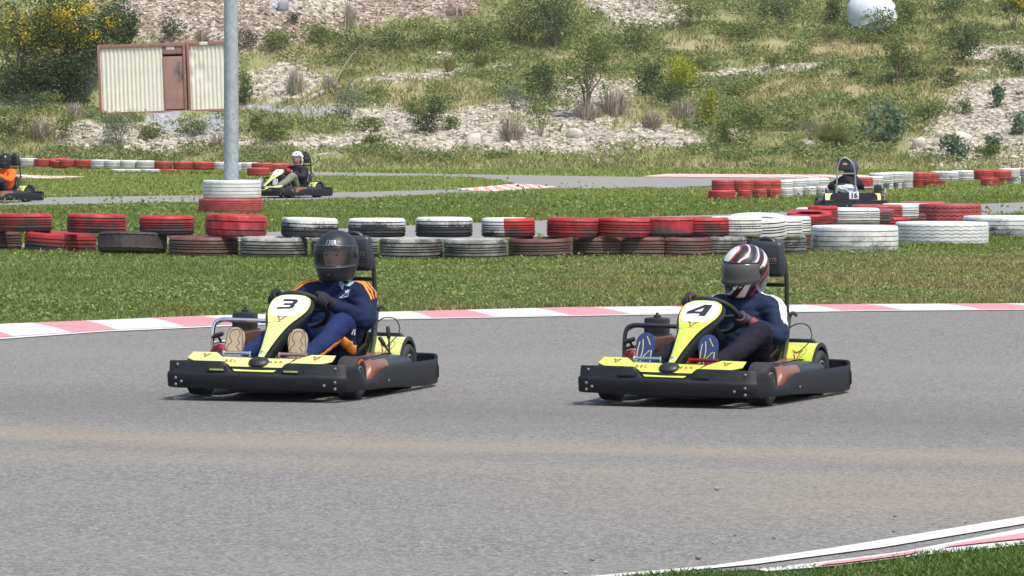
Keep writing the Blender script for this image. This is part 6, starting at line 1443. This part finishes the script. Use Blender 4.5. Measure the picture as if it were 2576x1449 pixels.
    # gloves
    g1 = glove(PL, TL, Nw, OL, WL, j['gloves'], root, -1); g2 = glove(PR, TR, Nw, OR, WR, j['gloves'], root, 1)
    # shoes
    for a_, yy in ((al, j.get('fyl', .180)), (ar, j.get('fyr', -.212))):
        hl_ = Vector((j.get('fx', .195), yy, j.get('fz', .145))); to = Vector((j.get('fx', .195) - .075, yy + (-.006 if yy > 0 else .004), j.get('fz', .145) + .265))
        shoe(hl_, to, Vector((1, 0, .1)), j['shoe'], j['sole'], root, j['lines'], j['linecol'])
    H = helmet(root, hc, Rm, j['helmet'], j.get('hk', 'full'), j['visor'], root, j.get('text'), j.get('trim')) if 'helmet' in j else None
    return root, jk, tr, H, hc, Rm
M_brow = simple('dark hair', (.06, .04, .03), .8)
def vis(name, col, alpha, rough=.08):
    t = NT(name); t.set(Base_Color=col, Roughness=rough, Alpha=alpha); t.b.inputs['Specular IOR Level'].default_value = .6; return t.m
V_clear = vis('clear visor', (.05, .055, .06), .26); V_dark = vis('smoked visor', (.085, .085, .085), .985, .22); V_tint = vis('tinted visor', (.03, .03, .035), .7)
def matte(name, col, r=.5):
    return simple(name, col, r, 0, .12, 9, .05, 80, .4)
def racing():
    """swirling red, black and white graphics of the second helmet"""
    t = NT('striped racing helmet'); c = t.coord(); P = t.mapping(c, (1, 1, 1)); s = t.sep(P); n = t.noise(c, 6, 2, .5, .3)
    # flow along a diagonal from the chin up to the crown
    w = t.math('ADD', s[0], t.math('MULTIPLY', s[2], .95)); w = t.math('SUBTRACT', w, t.math('MULTIPLY', s[1], .55)); w = t.math('ADD', w, t.math('MULTIPLY', t.math('SUBTRACT', n, .5), .09))
    w = t.math('ADD', w, t.math('MULTIPLY', t.math('SINE', t.math('MULTIPLY', t.math('SUBTRACT', s[2], s[0]), 14.0)), .018))
    f = t.math('MULTIPLY', t.math('ADD', w, .27), 1.55, clamp=True); R1, K1, W1, G1 = (.33, .02, .025), (.018, .017, .019), (.66, .65, .62), (.15, .15, .16)
    col = t.ramp(f, [(0, G1), (.16, K1), (.22, R1), (.255, K1), (.32, R1), (.335, W1), (.41, R1), (.425, K1), (.485, R1), (.50, W1), (.522, G1), (.545, K1), (.628, W1), (.65, R1), (.665, K1), (.72, R1), (.735, W1)], 'CONSTANT')
    t.set(Base_Color=col, Roughness=.18); t.b.inputs['Coat Weight'].default_value = .6; return t.m
HX = {'t': -.415}
navy = cloth('navy training jacket', [(.006, .012, .042), (.011, .022, .072)]); navyp = cloth('navy track trousers', [(.007, .015, .060), (.012, .028, .100)])
navy4 = cloth('dark navy zip top', [(.010, .018, .042), (.017, .030, .070)]); blackp = cloth('black leggings', [(.007, .006, .011), (.014, .012, .021)])
blackj = cloth('black hooded sweater', [(.018, .016, .024), (.032, .028, .042)]); khaki = cloth('khaki trousers', [(.14, .15, .11), (.22, .23, .17)]); orangec = cloth('bright orange sweater', [(.80, .12, .015), (.95, .18, .03)])
greyc = cloth('dark grey trousers', [(.02, .02, .035), (.04, .04, .06)]); whitec = cloth('white shirt', [(.50, .52, .58), (.68, .69, .74)]); M_knit = matte('black knit glove', (.018, .018, .024), .8); M_gred = matte('black and red glove', (.05, .03, .035), .6); M_gredc = matte('red cuff', (.22, .03, .035), .6); M_gred2 = matte('red glove', (.34, .03, .045), .6)
M_beige = matte('beige sole', (.42, .33, .22), .7); M_beiged = matte('brown groove', (.17, .11, .065), .8); M_suede = matte('beige suede', (.40, .34, .27), .8); M_blue = matte('blue sole', (.025, .05, .15), .6); M_yel = matte('yellow sole line', (.62, .60, .22), .6); M_brn = matte('brown leather', (.12, .045, .035), .6); M_wh = matte('white rubber', (.65, .63, .6), .6)
base = dict(shl=(-.79, .28, .570), shr=(-.79, -.06, .570), ell=(-.62, .345, .43), elr=(-.62, -.20, .42), hl=58, hr=-52, kl=(-.44, .265, .42), kr=(-.40, -.05, .42), al=(.075, .187, .225), ar=(.075, -.197, .225),
            head=(-.775, .118, .814), gloves=(M_knit, M_knit), lines=SQUIG, linecol=M_beiged, shoe=M_suede, sole=M_beige)
def band(root_mesh, name, pts, offs, mat, w, parent, target):
    """strip of cloth laid on a garment: each point is dropped on the garment's surface"""
    from mathutils.bvhtree import BVHTree
    me = target.data; bv = BVHTree.FromPolygons([v.co for v in me.vertices], [tuple(p.vertices) for p in me.polygons])
    P = resample(catmull([Vector(p) for p in pts], 8), 22); L, Rr = [], []
    for i, p in enumerate(P):
        d = (P[min(i + 1, 21)] - P[max(i - 1, 0)]).normalized(); q, nrm, _, _ = bv.find_nearest(p); s = d.cross(nrm).normalized()
        row = []
        for k in (-1, -.5, 0, .5, 1): a, n2, _, _ = bv.find_nearest(q + s * w * .5 * k); row.append(a + n2 * offs)
        L.append(row)
    m = MB(); m.loft(L, closed_ring=False); o = m.build(name, mat, parent, fix=False); md = o.modifiers.new('t', 'SOLIDIFY'); md.thickness = .002; md.offset = 0; return o
# --- driver of kart three ---
H3 = matte('matt black helmet', (.021, .022, .026), .42)
sp = dict(base, yaw=-4, pitch=3, roll=0, jacket=navy, trousers=navyp, helmet=H3, visor=V_clear, trim=simple('grey rubber trim', (.10, .105, .11), .35), seed=2, fat=1.05, text=[('130R', .040, R_(8), .082, .0006), ('OS', .018, R_(4), -.105, .0008)])
r3p, jk, tr, H, hc, Rm = person(KA['3'], 'driver in black full face helmet and navy tracksuit with orange stripes', sp)
M_orstr = matte('orange stripe', (.85, .26, .03), .7); M_pale = matte('pale blue collar', (.28, .40, .52), .7); M_crest = matte('pale blue crest print', (.42, .58, .74), .6)
for k in range(3):
    band(None, 'shoulder_stripe', [(-.80, .205 + k * .0, .63), (-.775 + .02 * (k - 1), .27 + .01 * k, .645), (-.745 + .034 * (k - 1), .345, .61), (-.725 + .038 * (k - 1), .385, .565)], .003, M_orstr, .014, jk, jk)
    band(None, 'shoulder_stripe', [(-.80, .02, .63), (-.775 + .02 * (k - 1), -.05, .645), (-.745 + .034 * (k - 1), -.12, .60), (-.72 + .036 * (k - 1), -.17, .54)], .003, M_orstr, .013, jk, jk)
band(None, 'collar', [(-.70, .165, .635), (-.745, .205, .665), (-.82, .21, .67)], .006, M_pale, .045, jk, jk)
from mathutils.bvhtree import BVHTree
def stick(target, P, du, dv, size, VF, name, mat, parent, off=.004):
    me = target.data; bv = BVHTree.FromPolygons([v.co for v in me.vertices], [tuple(p.vertices) for p in me.polygons]); P = Vector(P); V, Fs = VF
    out = []
    for v in V: q, n, _, _ = bv.find_nearest(P + Vector(du) * v.x * size + Vector(dv) * v.y * size); out.append(q + n * off)
    m = MB(); m.add(out, Fs); o = m.build(name, mat, parent, smooth=False, fix=False); md = o.modifiers.new('t', 'SOLIDIFY'); md.thickness = .0015; md.offset = 0; return o
ringp = []
for k in range(16):
    a, b_ = 2 * pi * k / 16, 2 * pi * (k + 1) / 16; ringp.append([(cos(a), sin(a)), (cos(b_), sin(b_)), (.72 * cos(b_), .72 * sin(b_)), (.72 * cos(a), .72 * sin(a))])
crown = [[(-.55, 1.12), (.55, 1.12), (.78, 1.75), (.35, 1.5), (0, 1.95), (-.35, 1.5), (-.78, 1.75)]]; inner = [[(-.62, .1), (-.45, -.35), (.05, -.62), (.28, -.45), (-.15, -.2), (-.2, .2)], [(.0, .15), (.45, .5), (.5, .15), (.15, -.1)]]
stick(jk, (-.66, .195, .585), (-.15, .98, 0), (-.25, 0, .95), .026, poly_faces(ringp + crown + inner), 'crest', M_crest, jk)
stick(jk, (-.64, .05, .535), (0, 1, 0), (-.2, 0, 1), .018, poly_faces([[(-1, -.6), (-.6, -.6), (-.1, .3), (-.5, .3)], [(-.3, -.6), (.1, -.6), (.6, .6), (.2, .6)], [(.4, -.6), (.8, -.6), (1.3, .9), (.9, .9)]]), 'chest_print', M_wplate, jk)
for k in range(2):
    band(None, 'leg_stripe', [(.02, .262, .225 - .02 * k), (-.08, .29, .25 - .022 * k), (-.20, .318, .285 - .026 * k), (-.30, .33, .31 - .03 * k)], .003, M_orstr, .013, tr, tr)
band(None, 'thigh_patch', [(-.38, .34, .26), (-.47, .345, .245), (-.57, .34, .25)], .004, M_orstr, .062, tr, tr)
band(None, 'thigh_flash', [(-.44, .345, .33), (-.46, .345, .38)], .003, M_wplate, .012, tr, tr); band(None, 'thigh_flash', [(-.475, .345, .345), (-.485, .345, .385)], .003, M_wplate, .012, tr, tr)
# --- driver of kart four ---
hc4 = Vector((-.74, .112, .764)); HX['t'] = .085
def racing_local(Rm, hc):
    m = racing(); t = m.node_tree; mp = next(n for n in t.nodes if n.type == 'MAPPING'); return m
sp = dict(base, head=tuple(hc4), yaw=-20, pitch=9, roll=-4, lean=.045, shl=(-.74, .285, .535), shr=(-.76, -.06, .53), ell=(-.58, .375, .375), elr=(-.60, -.19, .40), hl=104, hr=-40, kl=(-.44, .30, .40), kr=(-.42, -.04, .40),
          jacket=navy4, trousers=blackp, helmet=racing(), visor=V_dark, trim=M_black, seed=4, fat=.93, gloves=(M_gred, M_gredc), shoe=M_blue, sole=M_blue, lines=YEL, linecol=M_yel, kn=1.05)
r4p, jk, tr, H, hc, Rm = person(KA['4'], 'driver in red, black and white swirled helmet and navy top with white sleeve stripe', sp)
# helmet pattern follows the helmet: give it its own origin and axes
for o_ in [H]:
    Mi = (Matrix.Translation(hc) @ Rm.to_4x4()); o_.data.transform(Mi.inverted()); o_.matrix_local = Mi
    for ch in o_.children: ch.matrix_parent_inverse = Mi.inverted()
band(None, 'sleeve_stripe', [(-.79, .19, .635), (-.76, .27, .63), (-.72, .35, .575), (-.67, .385, .50), (-.63, .405, .44)], .003, M_wplate, .072, jk, jk)
band(None, 'sleeve_stripe', [(-.79, .03, .63), (-.77, -.05, .62), (-.73, -.12, .56)], .003, M_wplate, .045, jk, jk)
stick(H, (.15, .02, .07), (0, 1, 0), (0, 0, 1), .02, poly_faces([[(cos(2 * pi * k / 14), .6 * sin(2 * pi * k / 14)) for k in range(14)]]), 'badge', M_gredc, H, .002)
stick(H, (.16, .055, -.085), (-.3, .95, 0), (0, 0, 1), .03, poly_faces([[(-1, .25), (1, .45), (1.1, .1), (-.9, -.35)]]), 'chin_vent', M_wplate, H, .002)
# --- driver of kart eleven (open helmet) ---
def ball():
    t = NT('white open helmet with black patches'); c = t.coord(); v = t.vor(c, 11, 'F1', 'Distance'); t.set(Base_Color=t.mix(t.math('LESS_THAN', v, .24), (.74, .74, .76), (.03, .03, .035)), Roughness=.25); return t.m
sp = dict(base, yaw=16, pitch=0, jacket=blackj, trousers=khaki, helmet=ball(), hk='open', visor=vis('clear face shield', (.6, .6, .6), .05), seed=6, gloves=(M_gred2, M_skin), shoe=M_brn, sole=M_wh, lines=SQUIG, linecol=M_brn, fat=1.08, hem=.06, kn=1.25, kl=(-.42, .24, .44))
person(KA['11'], 'driver in white open helmet with black patches, black hooded sweater and khaki trousers', sp)
sp = dict(base, yaw=10, pitch=0, jacket=orangec, trousers=greyc, helmet=matte('black glossy helmet', (.02, .02, .025), .2), visor=V_tint, seed=8, shoe=M_brn, sole=M_brn)
person(KA['o'], 'driver in black helmet and bright orange sweater at the left picture edge', sp)
sp = dict(base, yaw=6, head=(-.77, -.0, .76), pitch=5, cy=.06, jacket=blackj, trousers=cloth('white shorts', [(.4, .4, .42), (.55, .55, .58)]), helmet=matte('black and white helmet', (.05, .06, .08), .3), visor=V_tint, seed=9, shl=(-.79, .22, .50), shr=(-.79, -.12, .50), kl=(-.40, .36, .36), kr=(-.36, -.16, .36), shoe=M_wh, sole=M_wh, kn=.9, hem=.036)
r16 = person(KA['16'], 'driver in dark top with white shirt tail, seen from behind in kart sixteen', sp)
m = MB(); m.ell((-.985, .10, .40), (.07, .20, .075)); m.ell((-.97, .02, .36), (.06, .12, .07)); link('shirt_tail', voxel(m, .012, 2, .02, 3), whitec, r16[1])
# ---- thin haze over the whole site ----
mb_ = MB(); mb_.box((0, 420, 16.5), (1230, 990, 35)); hz_ = mb_.build('haze', None, None, smooth=False); hz_['kind'] = 'stuff'; hz_['label'] = 'thin pale haze in the air over the circuit'
hm = bpy.data.materials.new('air'); hm.use_nodes = True; hn = hm.node_tree.nodes; hn.clear(); ho_ = hn.new('ShaderNodeOutputMaterial'); hv = hn.new('ShaderNodeVolumePrincipled')
hv.inputs['Color'].default_value = (.86, .89, .93, 1); hv.inputs['Density'].default_value = .00016; hv.inputs['Anisotropy'].default_value = .3; hm.node_tree.links.new(hv.outputs[0], ho_.inputs['Volume']); hz_.data.materials.append(hm)
